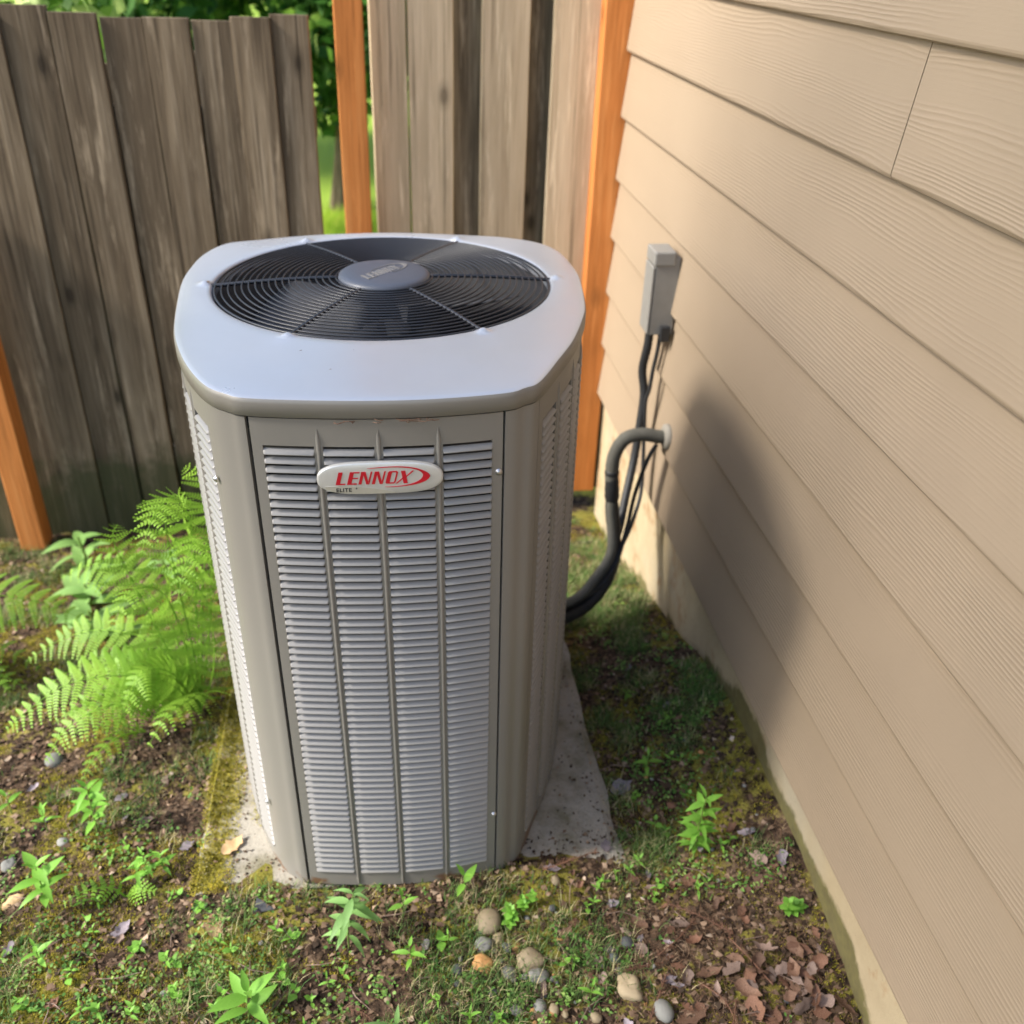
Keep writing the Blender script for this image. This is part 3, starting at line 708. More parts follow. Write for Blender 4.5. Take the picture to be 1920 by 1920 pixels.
fence = empty('board_fence', (0, 0, 0), 0, 'dark weathered board fence left of the gap with uneven gaps between boards', 'fence')
edges = [(-2.03, -1.90), (-1.905, -1.77), (-1.775, -1.63), (-1.640, -1.505), (-1.508, -1.38), (-1.385, -1.24), (-1.246, -1.09), (-1.092, -.953), (-.949, -.808), (-.804, -.677), (-.681, -.544), (-.541, -.418), (-.4225, -.302), (-.3065, -.190)]
for i, (a, b) in enumerate(edges):
    plank('fence_board', a, b, 3.32+(.007 if i % 2 else 0)+random.uniform(-.003, .003), g1((a+b)/2, 3.3)-.03, 1.303+random.uniform(-.020, .014), .019, M['fence_wood'], fence, random.uniform(-.007, .007), i+1)
for i, (a, b, z_) in enumerate([(-1.0, -.90, 1.17), (-.86, -.745, 1.15), (-.59, -.49, 1.19)]):
    plank('backing_board', a, b, 3.405, -.5, z_, .018, M['fence_wood'], fence, 0, 80+i)
for z in (-.25, .95): bevel(MB().box(-2.05, -.19, 3.326, 3.364, z, z+.089).build('rail', M['fence_wood'], fence), .003)
def postm(name, x, y, z0, z1, label, w_=.089):
    p = empty(name, (x, y, z0), 0, label, 'post')
    bevel(MB().box(-w_/2, w_/2, -w_/2, w_/2, 0, z1-z0).build('timber', M['stained_post'], p), .004); return p
postm('fence_post', -1.345, 3.235, g1(-1.345, 3.235)-.06, .75, 'orange stained post leaning on the left board fence by the broad leaf weeds')
postm('gate_post', -.072, 3.36, -.6, 2.1, 'orange stained post between the green gap and the tan boards')
postm('corner_post', .790, 3.405, -.44, 2.1, 'orange stained post tight against the far end of the tan siding', .098)
gate = empty('board_gate', (0, 0, 0), 0, 'tan board on board fence panel between the two orange posts', 'fence')
for i, (a, b, y_) in enumerate([(-.010, .110, 3.445), (.112, .262, 3.443), (.352, .514, 3.44), (.589, .748, 3.442)]):
    plank('gate_board', a, b, y_, -.5, 2.05, .018, M['gate_wood'], gate, random.uniform(-.006, .004), 40+i)
for i, (a, b) in enumerate([(.23, .385), (.48, .62), (.735, .93)]):
    plank('recessed_board', a, b, 3.505, -.5, 2.05, .018, M['fence_wood'], gate, 0, 60+i)
for z in (-.3, 1.75): bevel(MB().box(-.02, .76, 3.447, 3.485, z, z+.089).build('rail', M['gate_wood'], gate), .003)

# ------------------------------------------------------------------ trees and shrubs beyond the fence
def crown(cx, cy, cz, rx_, ry_, rz_, n, leaf, bright):
    blobs = [(rng.normal(0, .45, 3)) for _ in range(16)]
    b = np.array(blobs)[rng.integers(0, 16, n)]
    d = rng.normal(0, 1, (n, 3)); d /= np.linalg.norm(d, axis=1)[:, None]
    p = b+d*(.34*rng.uniform(.55, 1.05, (n, 1))); c = np.array((cx, cy, cz))+p*np.array((rx_, ry_, rz_))
    a = rng.normal(0, 1, (n, 3)); a /= np.linalg.norm(a, axis=1)[:, None]; e = np.cross(a, rng.normal(0, 1, (n, 3))); e /= np.linalg.norm(e, axis=1)[:, None]
    s = leaf*rng.uniform(.6, 1.3, (n, 1))
    V = np.stack([c-a*s, c+e*s*.45, c+a*s, c-e*s*.45], 1).reshape(-1, 3); T_ = np.arange(4*n).reshape(-1, 4)
    tone = np.repeat(np.clip(rng.normal(bright, .22, n), 0, 1), 4)
    return V, T_, tone
def tree(name, x, y, h, r, n, leaf, bright, label, trunk=True, cat='tree'):
    z = -.55; tr = empty(name, (x, y, z), 0, label, cat)
    V, T_, tone = crown(0, 0, h*.58, r, r*.8, h*.45, n, leaf, bright)
    link(bpy.data.objects.new('crown', tris_mesh('crown', V, T_, M['tree_leaf'], tone)), tr)
    mb = MB(); mb.tube(catmull([(0, 0, -.1), (.03*h, 0, h*.25), (-.02*h, .02, h*.5), (0, 0, h*.8)], 6), [.03*h*(1-.8*k/18) for k in range(19)], 8)
    for k in range(5):
        q = k*1.3; mb.tube([(0, 0, h*(.25+.08*k)), (r*.35*math.cos(q), r*.35*math.sin(q), h*(.42+.08*k)), (r*.7*math.cos(q), r*.7*math.sin(q), h*(.5+.09*k))], [.012*h, .008*h, .003*h], 6)
    mb.build('trunk', M['fence_wood'], tr)
tree('shrub', -.35, 8.4, 3.2, 1.5, 9000, .085, .36, 'dark green leafy shrub seen through the gap beside the orange post')
tree('shrub', -1.9, 4.75, 2.5, .8, 6000, .06, .85, 'bright green shrub showing just above the left fence')
tree('shrub', -3.3, 4.9, 2.6, .9, 6000, .06, .85, 'yellow green shrub above the fence in the top left corner')
tree('tree', .9, 11.0, 6.0, 2.4, 9000, .11, .45, 'large tree far behind the gap between fence and gate')
tree('tree', -3.2, 10.5, 6.0, 2.4, 10000, .10, .6, 'tall tree far behind the left fence')

lt_ = empty('tree', (-4.2, .2, -.3), 0, 'unseen tree added left of the yard to shade the near part of the wall', 'tree')  # added out of view; crown shaped to thin sun on near wall and lid
nl = 2100
p = rng.uniform(-1, 1, (nl*2, 3)); p = p[(p**2).sum(1) < 1][:nl]
c0 = p*np.array((1.5, 1.72, 1.05))+np.array((.6, .15, 5.05))
c0[:, 2] += .25*np.sin(c0[:, 1]*3.1)
a = rng.normal(0, 1, (len(c0), 3)); a /= np.linalg.norm(a, axis=1)[:, None]; e = np.cross(a, rng.normal(0, 1, (len(c0), 3))); e /= np.linalg.norm(e, axis=1)[:, None]
s_ = .085*rng.uniform(.6, 1.3, (len(c0), 1))
V = np.stack([c0-a*s_, c0+e*s_*.45, c0+a*s_, c0-e*s_*.45], 1).reshape(-1, 3)
link(bpy.data.objects.new('crown', tris_mesh('crown', V, np.arange(len(V)).reshape(-1, 4), M['tree_leaf'], np.repeat(np.clip(rng.normal(.5, .2, len(c0)), 0, 1), 4))), lt_)
mb = MB(); mb.tube(catmull([(-.6, 0, -.2), (-.5, 0, 1.6), (0, .1, 3.6), (.6, .15, 5.2)], 6), [.14-.006*k_ for k_ in range(19)], 9)
for q in range(6): mb.tube([(0, .1, 3.5+.2*q), (.7*math.cos(q), .1+.8*math.sin(q), 4.2+.15*q), (1.2*math.cos(q), .1+1.3*math.sin(q), 4.6+.15*q)], [.045, .03, .01], 6)
mb.build('trunk', M['fence_wood'], lt_)

# ------------------------------------------------------------------ ground cover (uncountable)
def in_pad(x, y, m=0): return (x > -.445+m) & (x < .482-m) & (y > 1.385+m) & (y < 2.46)
def scatter(n, x0, x1, y0, y1, dens, pad=False):
    xs, ys = [], []
    tot = 0
    while tot < n:
        x = rng.uniform(x0, x1, n*3); y = rng.uniform(y0, y1, n*3)
        k = (rng.random(n*3) < dens(x, y)) & (x < .842)
        if not pad: k &= ~in_pad(x, y)
        # keep to the part of the ground that the view can reach
        k &= (x > -.42-.42*y-.1)
        xs.append(x[k]); ys.append(y[k]); tot += k.sum()
        if len(xs) > 40: break
    x = np.concatenate(xs)[:n]; y = np.concatenate(ys)[:n]
    return x, y, gz(x, y)
sig = lambda v, a, b: np.clip((v-a)/(b-a), 0, 1)
def moss_d(x, y):
    n_ = vnoise(x, y, 7, 1)*.6+vnoise(x, y, 19, 2)*.4
    left = sig(-x, -.15, .25)*.95+.30
    edge = np.exp(-((x+.50)/.05)**2)*(y > 1.4)*.6+np.exp(-((x-.835)/.03)**2)*.8
    right = sig(x, .25, .55)*sig(y, 1.0, 1.4)*.25
    return np.clip(sig(n_, .47, .54)*(left*.9+right)+edge*sig(n_, .35, .55), 0, 1)
def grass_d(x, y):
    n_ = vnoise(x, y, 6, 3)*.6+vnoise(x, y, 17, 4)*.4
    r_ = sig(x, .42, .55)*sig(y, 1.2, 1.4)*.36*sig(vnoise(x, y, 11, 41), .45, .55)+sig(y, 2.2, 2.5)*sig(x, .3, .4)*.2
    l_ = sig(-x, -.3, .2)*.14
    f_ = np.exp(-((x-.25)/.25)**2-((y-1.15)/.18)**2)*.18
    litter = sig(x, .42, .5)*sig(-y, -1.25, -1.15)
    return np.clip(sig(n_, .50, .60)*(r_+l_+f_)*(1-.9*litter), 0, 1)
def clover_d(x, y):
    n_ = vnoise(x, y, 8, 5)*.55+vnoise(x, y, 24, 6)*.45
    f_ = np.exp(-((x-.15)/.3)**2-((y-1.1)/.14)**2)*.9
    l_ = sig(-x, .0, .35)*sig(-y, -1.75, -1.2)*.75
    r_ = sig(x, .5, .6)*sig(y, 1.15, 1.35)*sig(-y, -2.6, -2.2)*.75
    return np.clip(sig(n_, .46, .58)*(f_+l_+r_), 0, 1)
def litter_d(x, y):
    n_ = vnoise(x, y, 6, 8)
    lr = sig(x, .38, .5)*sig(-y, -1.35, -1.15)
    return np.clip(.35+.5*n_+.8*lr-.35*moss_d(x, y), 0, 1)
def blades(n, dens, hmin, hmax, wd, spread, tone_f, seedoff=0, area=(-1.7, .84, .75, 3.25), clump=1, lean=.5, pad=False):
    m = n//clump; x, y, z = scatter(m, *area, dens, pad); m = len(x)
    x = np.repeat(x, clump)+rng.normal(0, spread, m*clump); y = np.repeat(y, clump)+rng.normal(0, spread, m*clump)
    hb = np.repeat(rng.uniform(.5, 1, m), clump); tb = np.repeat(tone_f(m), clump)
    k = (x < .845) & (pad | ~in_pad(x, y, .012)); x, y, hb, tb = x[k], y[k], hb[k], tb[k]; q = len(x); z = gz(x, y)-.002
    h = rng.uniform(hmin, hmax, q)*hb; a = rng.uniform(0, 6.283, q); ln = rng.uniform(.1, lean, q)*h; wv_ = wd*rng.uniform(.6, 1.3, q)
    dx, dy = np.cos(a), np.sin(a)
    b0 = np.stack([x-dy*wv_, y+dx*wv_, z], 1); b1 = np.stack([x+dy*wv_, y-dx*wv_, z], 1)
    m0 = np.stack([x+dx*ln*.4-dy*wv_*.8, y+dy*ln*.4+dx*wv_*.8, z+h*.6], 1); m1 = np.stack([x+dx*ln*.4+dy*wv_*.8, y+dy*ln*.4-dx*wv_*.8, z+h*.6], 1)
    tp = np.stack([x+dx*ln*1.3, y+dy*ln*1.3, z+h], 1)
    V = np.stack([b0, b1, m0, m1, tp], 1).reshape(-1, 3); i = np.arange(q)[:, None]*5
    T_ = np.concatenate([i+[0, 1, 3], i+[0, 3, 2], i+[2, 3, 4]]); tone = np.repeat(np.clip(tb+rng.normal(0, .12, q), 0, 1), 5)
    return V, T_, tone
V, T_, tone = blades(280000, moss_d, .003, .010, .0010, .004, lambda m: rng.normal(.5, .22, m), clump=5, lean=.9)
tag(link(bpy.data.objects.new('moss', tris_mesh('moss', V, T_, M['moss_mat'], tone))), 'yellow green moss carpeting the soil and pad edges', 'moss', kind='stuff')
V, T_, tone = blades(72000, grass_d, .010, .042, .0008, .010, lambda m: np.where(rng.random(m) < .22, .95, rng.normal(.25, .2, m)), clump=9, lean=1.1)
tag(link(bpy.data.objects.new('grass', tris_mesh('grass', V, T_, M['grass_mat'], tone))), 'short thin grass in patches, partly dry', 'grass', kind='stuff')
# clover / chickweed leaflets
x, y, z = scatter(800, -1.6, .84, .75, 2.6, clover_d); m = len(x); c_ = 9
x = np.repeat(x, c_)+rng.normal(0, .011, m*c_); y = np.repeat(y, c_)+rng.normal(0, .011, m*c_); tb = np.repeat(rng.normal(.5, .25, m), c_)
k = (x < .84) & ~in_pad(x, y); x, y, tb = x[k], y[k], tb[k]; q = len(x); z = gz(x, y)+rng.uniform(.003, .016, q)
s = rng.uniform(.0017, .0040, q); a = rng.uniform(0, 6.283, q); tl = rng.normal(0, .35, (q, 2))
ring = []
for i in range(6):
    u_ = np.cos(a+i*math.pi/3)*s*(1.25 if i % 3 == 0 else .9); v_ = np.sin(a+i*math.pi/3)*s*(1.25 if i % 3 == 0 else .9)
    ring.append(np.stack([x+u_, y+v_, z+u_*tl[:, 0]+v_*tl[:, 1]], 1))
V = np.stack(ring, 1).reshape(-1, 3); i = np.arange(q)[:, None]*6
T_ = np.concatenate([i+[0, 1, 2, 3], i+[0, 3, 4, 5]])
tag(link(bpy.data.objects.new('ground_cover', tris_mesh('ground_cover', V, T_, M['clover_mat'], np.repeat(np.clip(tb+rng.normal(0, .15, q), 0, 1), 6)))), 'tiny round leaved weeds creeping over the soil', 'ground cover', kind='stuff')
# litter crumbs: bark, broken leaf bits
def chips(n, dens, s0, s1, thin, tone_f, area=(-1.7, .84, .75, 3.2), pad=False, pz=0):
    x, y, z = scatter(n, *area, dens, pad); q = len(x)
    if pad: z = np.where(in_pad(x, y), -.2395, z)
    s = s0+(s1-s0)*rng.random(q)**2.2; asp = rng.uniform(.35, 1, q)
    A_ = rng.normal(0, 1, (q, 3)); A_[:, 2] *= .35; A_ /= np.linalg.norm(A_, axis=1)[:, None]
    B_ = np.cross(A_, np.stack([rng.normal(0, .4, q), rng.normal(0, .4, q), np.ones(q)], 1)); B_ /= np.linalg.norm(B_, axis=1)[:, None]
    C_ = np.cross(A_, B_); C_ *= np.sign(C_[:, 2:3])
    c0 = np.stack([x, y, z+s*.15+pz], 1); sA = (s*.5)[:, None]; sB = (s*asp*.5)[:, None]; cu = (s*thin)[:, None]
    V = np.stack([c0-A_*sA-B_*sB*.6, c0-A_*sA*.2+B_*sB+C_*cu, c0+A_*sA+B_*sB*.4, c0+A_*sA*.3-B_*sB+C_*cu*.5], 1).reshape(-1, 3)
    i = np.arange(q)[:, None]*4; T_ = np.concatenate([i+[0, 1, 3], i+[1, 2, 3]])
    return V, T_, np.repeat(np.clip(tone_f(q), 0, 1), 4)
def pad_moss(x, y): return np.clip(sig(-x, .37, .43)*1.2*sig(vnoise(x, y, 8, 31), .30, .55)+.10*sig(vnoise(x, y, 12, 33), .6, .7), 0, 1)*(y < 2.3)
PV, PT, PTO = blades(30000, pad_moss, .003, .010, .0010, .004, lambda m: rng.normal(.55, .25, m), clump=5, lean=.9, area=(-.46, -.30, 1.38, 2.3), pad=True)
PV[:, 2] = np.maximum(PV[:, 2], -.2400)+np.where(PV[:, 0] > -.45, .004, 0)
tag(link(bpy.data.objects.new('moss', tris_mesh('moss', PV, PT, M['moss_mat'], PTO))), 'olive moss growing over the left edge of the concrete pad', 'moss', kind='stuff')
V, T_, tone = chips(2200, lambda x, y: np.clip(sig(-x, .33, .40)+sig(x, .3, .46)*.25+sig(-y, -1.5, -1.4)*.6, 0, 1), .002, .012, .25, lambda q: rng.beta(2, 2.6, q), area=(-.45, .48, 1.385, 2.3), pad=True)
tag(link(bpy.data.objects.new('leaf_litter', tris_mesh('leaf_litter', V, T_, M['crumb_mat'], tone))), 'dirt crumbs and leaf bits strewn on the concrete pad', 'litter', kind='stuff')
V, T_, tone = chips(62000, litter_d, .002, .019, .25, lambda q: rng.beta(1.6, 2.4, q))
tag(link(bpy.data.objects.new('leaf_litter', tris_mesh('leaf_litter', V, T_, M['crumb_mat'], tone))), 'brown crumbled leaf and bark litter over the soil', 'litter', kind='stuff')
# fallen conifer needles
x, y, z = scatter(15000, -1.6, .84, .75, 3.0, lambda x, y: np.clip(.12+1.0*sig(x, .33, .5)*sig(-y, -1.35, -1.1)+.3*vnoise(x, y, 9, 11)**2, 0, 1)); q = len(x)
a = rng.uniform(0, 6.283, q); l_ = rng.uniform(.006, .026, q); dz = rng.normal(0, .25, q)*l_; w_ = .00055
d = np.stack([np.cos(a)*l_, np.sin(a)*l_, dz], 1); pr = np.stack([-np.sin(a)*w_, np.cos(a)*w_, np.zeros(q)], 1); c0 = np.stack([x, y, z+rng.uniform(.001, .008, q)], 1)
V = np.stack([c0-pr, c0+pr, c0+d*.5+pr+[0, 0, .002], c0+d*.5-pr+[0, 0, .002], c0+d], 1).reshape(-1, 3); i = np.arange(q)[:, None]*5
T_ = np.concatenate([i+[0, 1, 2], i+[0, 2, 3], i+[3, 2, 4]])
tag(link(bpy.data.objects.new('fallen_needles', tris_mesh('fallen_needles', V, T_, M['needle_mat'], np.repeat(np.clip(rng.normal(.5, .25, q), 0, 1), 5)))), 'fine brown conifer needles fallen on the soil', 'needles', kind='stuff')
# sunlit lawn beyond the fence
x = rng.uniform(-2.2, .7, 40000); y = rng.uniform(3.7, 8.2, 40000); q = len(x); z = gz(x, y)
h = rng.uniform(.04, .16, q); a = rng.uniform(0, 6.283, q); dx, dy = np.cos(a), np.sin(a)
V = np.stack([np.stack([x-dy*.004, y+dx*.004, z], 1), np.stack([x+dy*.004, y-dx*.004, z], 1), np.stack([x+dx*h*.5, y+dy*h*.5, z+h], 1)], 1).reshape(-1, 3)
tag(link(bpy.data.objects.new('lawn', tris_mesh('lawn', V, np.arange(3*q).reshape(-1, 3), M['lawn_mat'], np.repeat(np.clip(rng.normal(.6, .25, q), 0, 1), 3)))), 'bright sunlit lawn seen through the gap in the fence', 'lawn', kind='stuff')

# ------------------------------------------------------------------ seedlings
def leaf_mesh(name, L_, W_, mat, droop=.35, fold=.25, n=6, tip=1.6):
    V = []; F = []
    for i in range(n+1):
        f = i/n; wd = W_*math.sin(math.pi*f**.8)**.9*(1-.25*f) if 0 < f < 1 else 0
        x_ = L_*f*(1-.15*droop*f); z_ = -L_*droop*f*f*.6
        V += [(x_, -wd/2, z_+fold*wd*.5), (x_, 0, z_), (x_, wd/2, z_+fold*wd*.5)]
    for i in range(n):
        for j in range(2): k = i*3+j; F.append((k, k+1, k+4, k+3))
    me = bpy.data.meshes.new(name); me.from_pydata(V, [], F); me.update(); me.materials.append(mat); me.shade_smooth(); return me
LSEED = [leaf_mesh('leaf', 1, .34, M['seedling_leaf'], .5), leaf_mesh('leaf', 1, .30, M['seedling_leaf'], .9), leaf_mesh('leaf', 1, .40, M['seedling_leaf'], .25)]
LBLUE = [leaf_mesh('leaf', 1, .30, M['seedling_blue'], .6), leaf_mesh('leaf', 1, .27, M['seedling_blue'], 1.0)]
LROUND = [leaf_mesh('leaf', 1, .8, M['seedling_leaf'], .3, .1)]
HK = 1.5
def seedling(name, x, y, h, pairs, ll, label, cat='weed', lset=LSEED, lean=(0, 0), group=None, stems=1, a0=None, whorl=2, up_=.35):
    z = g1(x, y)
    if in_pad(np.array([x]), np.array([y]))[0]: z = -.24
    p = empty(name, (x, y, z-.003), 0, label, cat, group); rs = random.Random(int(x*1000)*31+int(y*1000))
    for s_ in range(stems):
        ox, oy = (0, 0) if s_ == 0 else (rs.uniform(-.03, .03), rs.uniform(-.02, .02)); hs = h*HK*(1 if s_ == 0 else rs.uniform(.55, .8))
        top = (ox+lean[0]*hs+rs.uniform(-.05, .05)*hs, oy+lean[1]*hs, hs)
        C_ = catmull([(ox, oy, 0), (ox+lean[0]*hs*.3, oy+lean[1]*hs*.3, hs*.5), top], 5)
        MB().tube(C_, [.0022*(1-.5*k/10)*(h/.1)**.4 for k in range(11)], 6).build('stem', M['stem_green'], p, True)
        b0 = rs.uniform(0, 3.14) if a0 is None else a0
        for i in range(pairs):
            f = .22+.78*(i+1)/pairs if pairs > 1 else 1
            q = C_[min(10, int(round(f*10)))]; sz = ll*(1.0-.45*abs(f-.72) if i < pairs-1 else .62)
            for k in range(whorl):
                az = b0+i*math.pi/2*(1 if whorl == 2 else .6)+k*2*math.pi/whorl+rs.uniform(-.25, .25)
                s = sz*1.18*rs.uniform(.85, 1.12); tilt = -(up_+(.5 if i == pairs-1 else 0))+rs.uniform(-.2, .2)
                inst('leaf', rs.choice(lset), p, tuple(q), (rs.uniform(-.2, .2), tilt, az), (s, s, s))
    return p
seedling('weed', -.122, 1.222, .125, 9, .058, 'tall pale green lance leaved weed at the front left of the unit', lset=LBLUE, lean=(.05, -.05), up_=.05)
seedling('weed', -.308, 1.095, .060, 4, .066, 'bright green weed with broad shiny leaves, lowest in front of the unit', lean=(.05, 0), a0=.5, lset=[LSEED[2], LSEED[0]])
seedling('weed', -.009, 1.281, .045, 2, .036, 'small four leaved weed under the middle of the front panel', a0=.3, lset=[LSEED[2]])
seedling('weed', .122, 1.314, .045, 2, .042, 'small spreading weed just under the right part of the front panel', a0=.9, lset=[LSEED[2]])
seedling('weed', .003, 1.157, .05, 3, .034, 'short weed left of the round stone', a0=1.2)
seedling('weed', .64, 1.344, .130, 8, .044, 'tallest bright weed with two stems between pad and house', stems=2, lean=(-.02, .02))
seedling('weed', .599, 1.61, .05, 3, .036, 'small dark shaded weed between the pad and the house behind the tall one')
seedling('weed', .35, 1.062, .03, 2, .026, 'tiny upright weed left of the big tan stone', up_=.7)
seedling('weed', .109, 1.025, .035, 3, .022, 'tiny weed at the bottom edge left of the pebbles', up_=.8)
seedling('weed', -.030, .998, .05, 2, .058, 'pale weed cut off by the bottom edge of the picture', lset=LBLUE, up_=.8)
seedling('weed', -.699, 1.584, .10, 8, .048, 'upright weed between the fern and the mossy pad corner', lean=(.03, 0))
seedling('weed', -.748, 1.384, .085, 6, .060, 'bushy weed with long leaves at the left edge of the moss', lean=(-.05, .05))
seedling('weed', -.559, 1.443, .06, 4, .034, 'clump of fine weeds beside the left edge of the pad', stems=3, lset=LSEED[:2])
seedling('weed', -.724, 1.242, .05, 3, .032, 'small light weed in the moss, left bottom', lset=LSEED)
seedling('weed', -.82, 1.614, .05, 3, .034, 'slim weed on the bare soil below the fern', up_=.6)
seedling('weed', -.917, 1.676, .04, 2, .04, 'low weed cut by the left edge below the fern', up_=.3)
seedling('weed', .776, 1.157, .03, 3, .020, 'small round leaved weed tight by the mossy foundation', lset=LROUND, stems=3, whorl=3)
seedling('weed', .215, 1.245, .028, 3, .017, 'round leaved weed just right of the round stone', lset=LROUND, stems=4, whorl=3)
seedling('weed', .262, 1.275, .03, 3, .015, 'round leaved weed below the right front corner of the unit', lset=LROUND, stems=3, whorl=3)
for (x_, y_) in [(-.62, 1.13), (-.50, 1.06), (-.79, 1.14), (-.38, 1.25), (-.66, 1.33), (-.55, 1.25), (.31, 1.13), (.05, 1.07), (-.2, 1.05), (-.16, 1.14), (.42, 1.31), (.52, 1.36), (.62, 1.25), (.7, 1.5), (-.70, 1.05), (-.45, 1.15), (-.85, 1.25), (-.25, 1.18), (-.58, 1.0), (-.32, 1.0), (-.92, 1.38), (-.62, 1.52), (.08, 1.2), (.16, 1.02), (.38, 1.25), (.02, 1.02), (.58, 1.45), (.66, 1.62), (-.78, 1.48), (-.66, 1.22), (-.48, 1.22), (-.36, 1.13), (-.53, 1.12), (-.74, 1.16), (-.83, 1.33), (-.27, 1.27), (-.43, 1.33), (-.5, 1.38), (-.22, 1.12), (-.1, 1.03), (-.68, 1.38), (-.88, 1.19), (.56, 1.55), (.68, 1.75), (.62, 1.9), (.72, 1.35), (.54, 1.28), (.46, 1.33)]:
    seedling('seedling', x_, y_, random.uniform(.015, .03), 2, random.uniform(.014, .022), 'tiny green sprout with a few small leaves in the moss', 'seedling', group='tiny sprouts in the moss', lset=LSEED+LROUND, stems=2)
# broad leaf weeds by the fence
LDOCK = [leaf_mesh('leaf', 1, .45, M['dock_leaf'], .5, .2, 8), leaf_mesh('leaf', 1, .36, M['dock_leaf'], 1.0, .2, 8)]
def rosette(x, y, n, ll, h, label):
    p = empty('broadleaf_weed', (x, y, g1(x, y)), 0, label, 'weed'); rs = random.Random(int(x*997))
    MB().tube([(0, 0, 0), (.01, 0, h*.5), (0, 0, h)], [.006, .005, .003], 6).build('stem', M['stem_green'], p)
    for i in range(n):
        f = (i+.5)/n; s = ll*rs.uniform(.7, 1.1)*(1.1-.5*f)
        inst('leaf', rs.choice(LDOCK), p, (0, 0, h*f), (rs.uniform(-.3, .3), -rs.uniform(.2, .9), i*2.4+rs.uniform(-.4, .4)), (s, s, s))
rosette(-1.10, 2.98, 9, .17, .16, 'broad leaved weed with tall leaves in front of the dark fence')
rosette(-1.02, 2.72, 7, .17, .09, 'broad leaved weed lying flat between fence and fern')
rosette(-.93, 2.46, 8, .18, .12, 'broad leaved weed directly behind the fern fronds')
rosette(-.80, 2.86, 6, .15, .10, 'broad leaved weed near the fence, nearest to the tall frond')
# ------------------------------------------------------------------ ferns
def frond(parent, P, wid, npin=22,  taper=1.0, side=None, droop=.25, start=.12):
    """rachis P (local points); pinnae on both sides, widest at a third"""
    npin = int(npin*.74); C_ = [Vector(p) for p in catmull(P, 12)]; m = len(C_)
    MB().tube(C_, [.0024*(1-.75*i/m) for i in range(m)], 5).build('rachis', M['fern_leaf'], fr := bpy.data.objects.new('frond', None), True)
    link(fr, parent)
    V = []; F = []
    for i in range(npin):
        f = start+(1-start)*(i+.5)/npin; k = min(m-2, int(f*(m-1))); p = C_[k]; t_ = (C_[min(m-1, k+2)]-C_[max(0, k-2)]).normalized()
        sd_ = Vector(side) if side else Vector((0, 0, 1)); e = t_.cross(sd_).normalized(); nrm = e.cross(t_).normalized()
        g = (f-start)/(1-start); L_ = wid*.84*(min(1, g/.22+.35))*(1-max(0, (g-.3)/.7)**1.25)*1.0+.006
        for sgn in (-1, 1):
            d = (e*sgn+t_*(.28+.3*g)).normalized(); npn = max(4, int(L_/.0064))
            b_ = d.cross(nrm).normalized()
            for j in range(npn):
                u = (j+.6)/npn; base = p+d*(L_*u)-nrm*(droop*L_*u*u)+Vector((0, 0, -.12*L_*u*u)); l2 = min(.0135, L_*.19)*(1-u**1.6*.88)+.0012; w2 = L_/npn*.62
                for s2 in (-1, 1):
                    bb = b_*s2; tip = base+bb*l2+d*(l2*.35)-nrm*(l2*.12); mid_ = base+bb*l2*.55+d*(l2*.12)
                    n0 = len(V); V += [base-d*w2*.55, mid_-d*w2*.62, tip, mid_+d*w2*.62, base+d*w2*.55]; F += [(n0, n0+1, n0+3, n0+4), (n0+1, n0+2, n0+3)]
    o = mk('pinnae', V, F, M['fern_leaf'], fr); o['kind'] = 'stuff'
    return fr
FX, FY = -.53, 1.98; FZ = g1(FX, FY)
fern = empty('fern', (FX, FY, FZ), 0, 'lime green fern with arching fronds left of the grey condenser', 'fern')
fl = lambda P: [(x-FX, y-FY, z-FZ) for x, y, z in P]
frond(fern, fl([(FX, FY, FZ), (-.52, 1.98, -.05), (-.525, 1.97, .18), (-.515, 1.93, .36), (-.47, 1.86, .47), (-.43, 1.80, .49)]), .115, 26, side=(.3, -1, .2), droop=.15)
frond(fern, fl([(FX, FY, FZ), (-.49, 2.03, .05), (-.455, 2.05, .25), (-.44, 2.02, .42), (-.46, 1.95, .49)]), .10, 24, side=(.2, -1, .3), droop=.15)
frond(fern, fl([(FX, FY, FZ), (-.58, 2.0, -.10), (-.64, 2.02, .12), (-.66, 2.0, .27), (-.62, 1.93, .36)]), .10, 22, side=(.3, -1, .3), droop=.2)
frond(fern, fl([(FX, FY, FZ), (-.58, 1.93, -.12), (-.68, 1.90, -.06), (-.80, 1.88, -.06), (-.90, 1.86, -.12), (-.96, 1.85, -.17)]), .11, 26, side=(0, -.5, 1), droop=.15)
frond(fern, fl([(FX, FY, FZ), (-.62, 2.05, -.10), (-.76, 2.10, -.07), (-.88, 2.11, -.10), (-.98, 2.1, -.16)]), .11, 24, side=(0, -.5, 1), droop=.15)
frond(fern, fl([(FX, FY, FZ), (-.60, 1.90, -.14), (-.72, 1.83, -.10), (-.80, 1.79, -.13), (-.85, 1.76, -.20)]), .08, 22, side=(0, -.4, 1), droop=.3)
frond(fern, fl([(FX, FY, FZ), (-.50, 1.93, -.16), (-.52, 1.85, -.11), (-.56, 1.78, -.10), (-.60, 1.74, -.15)]), .07, 16, side=(0, -.3, 1), droop=.5)
frond(fern, fl([(FX, FY, FZ), (-.47, 1.96, -.10), (-.46, 1.97, .08), (-.48, 1.93, .20)]), .075, 18, side=(.1, -1, .3), droop=.2)
frond(fern, fl([(FX, FY, FZ), (-.60, 2.1, -.05), (-.70, 2.18, .05), (-.80, 2.22, .06), (-.90, 2.25, 0)]), .11, 20, side=(0, -.5, 1), droop=.4)
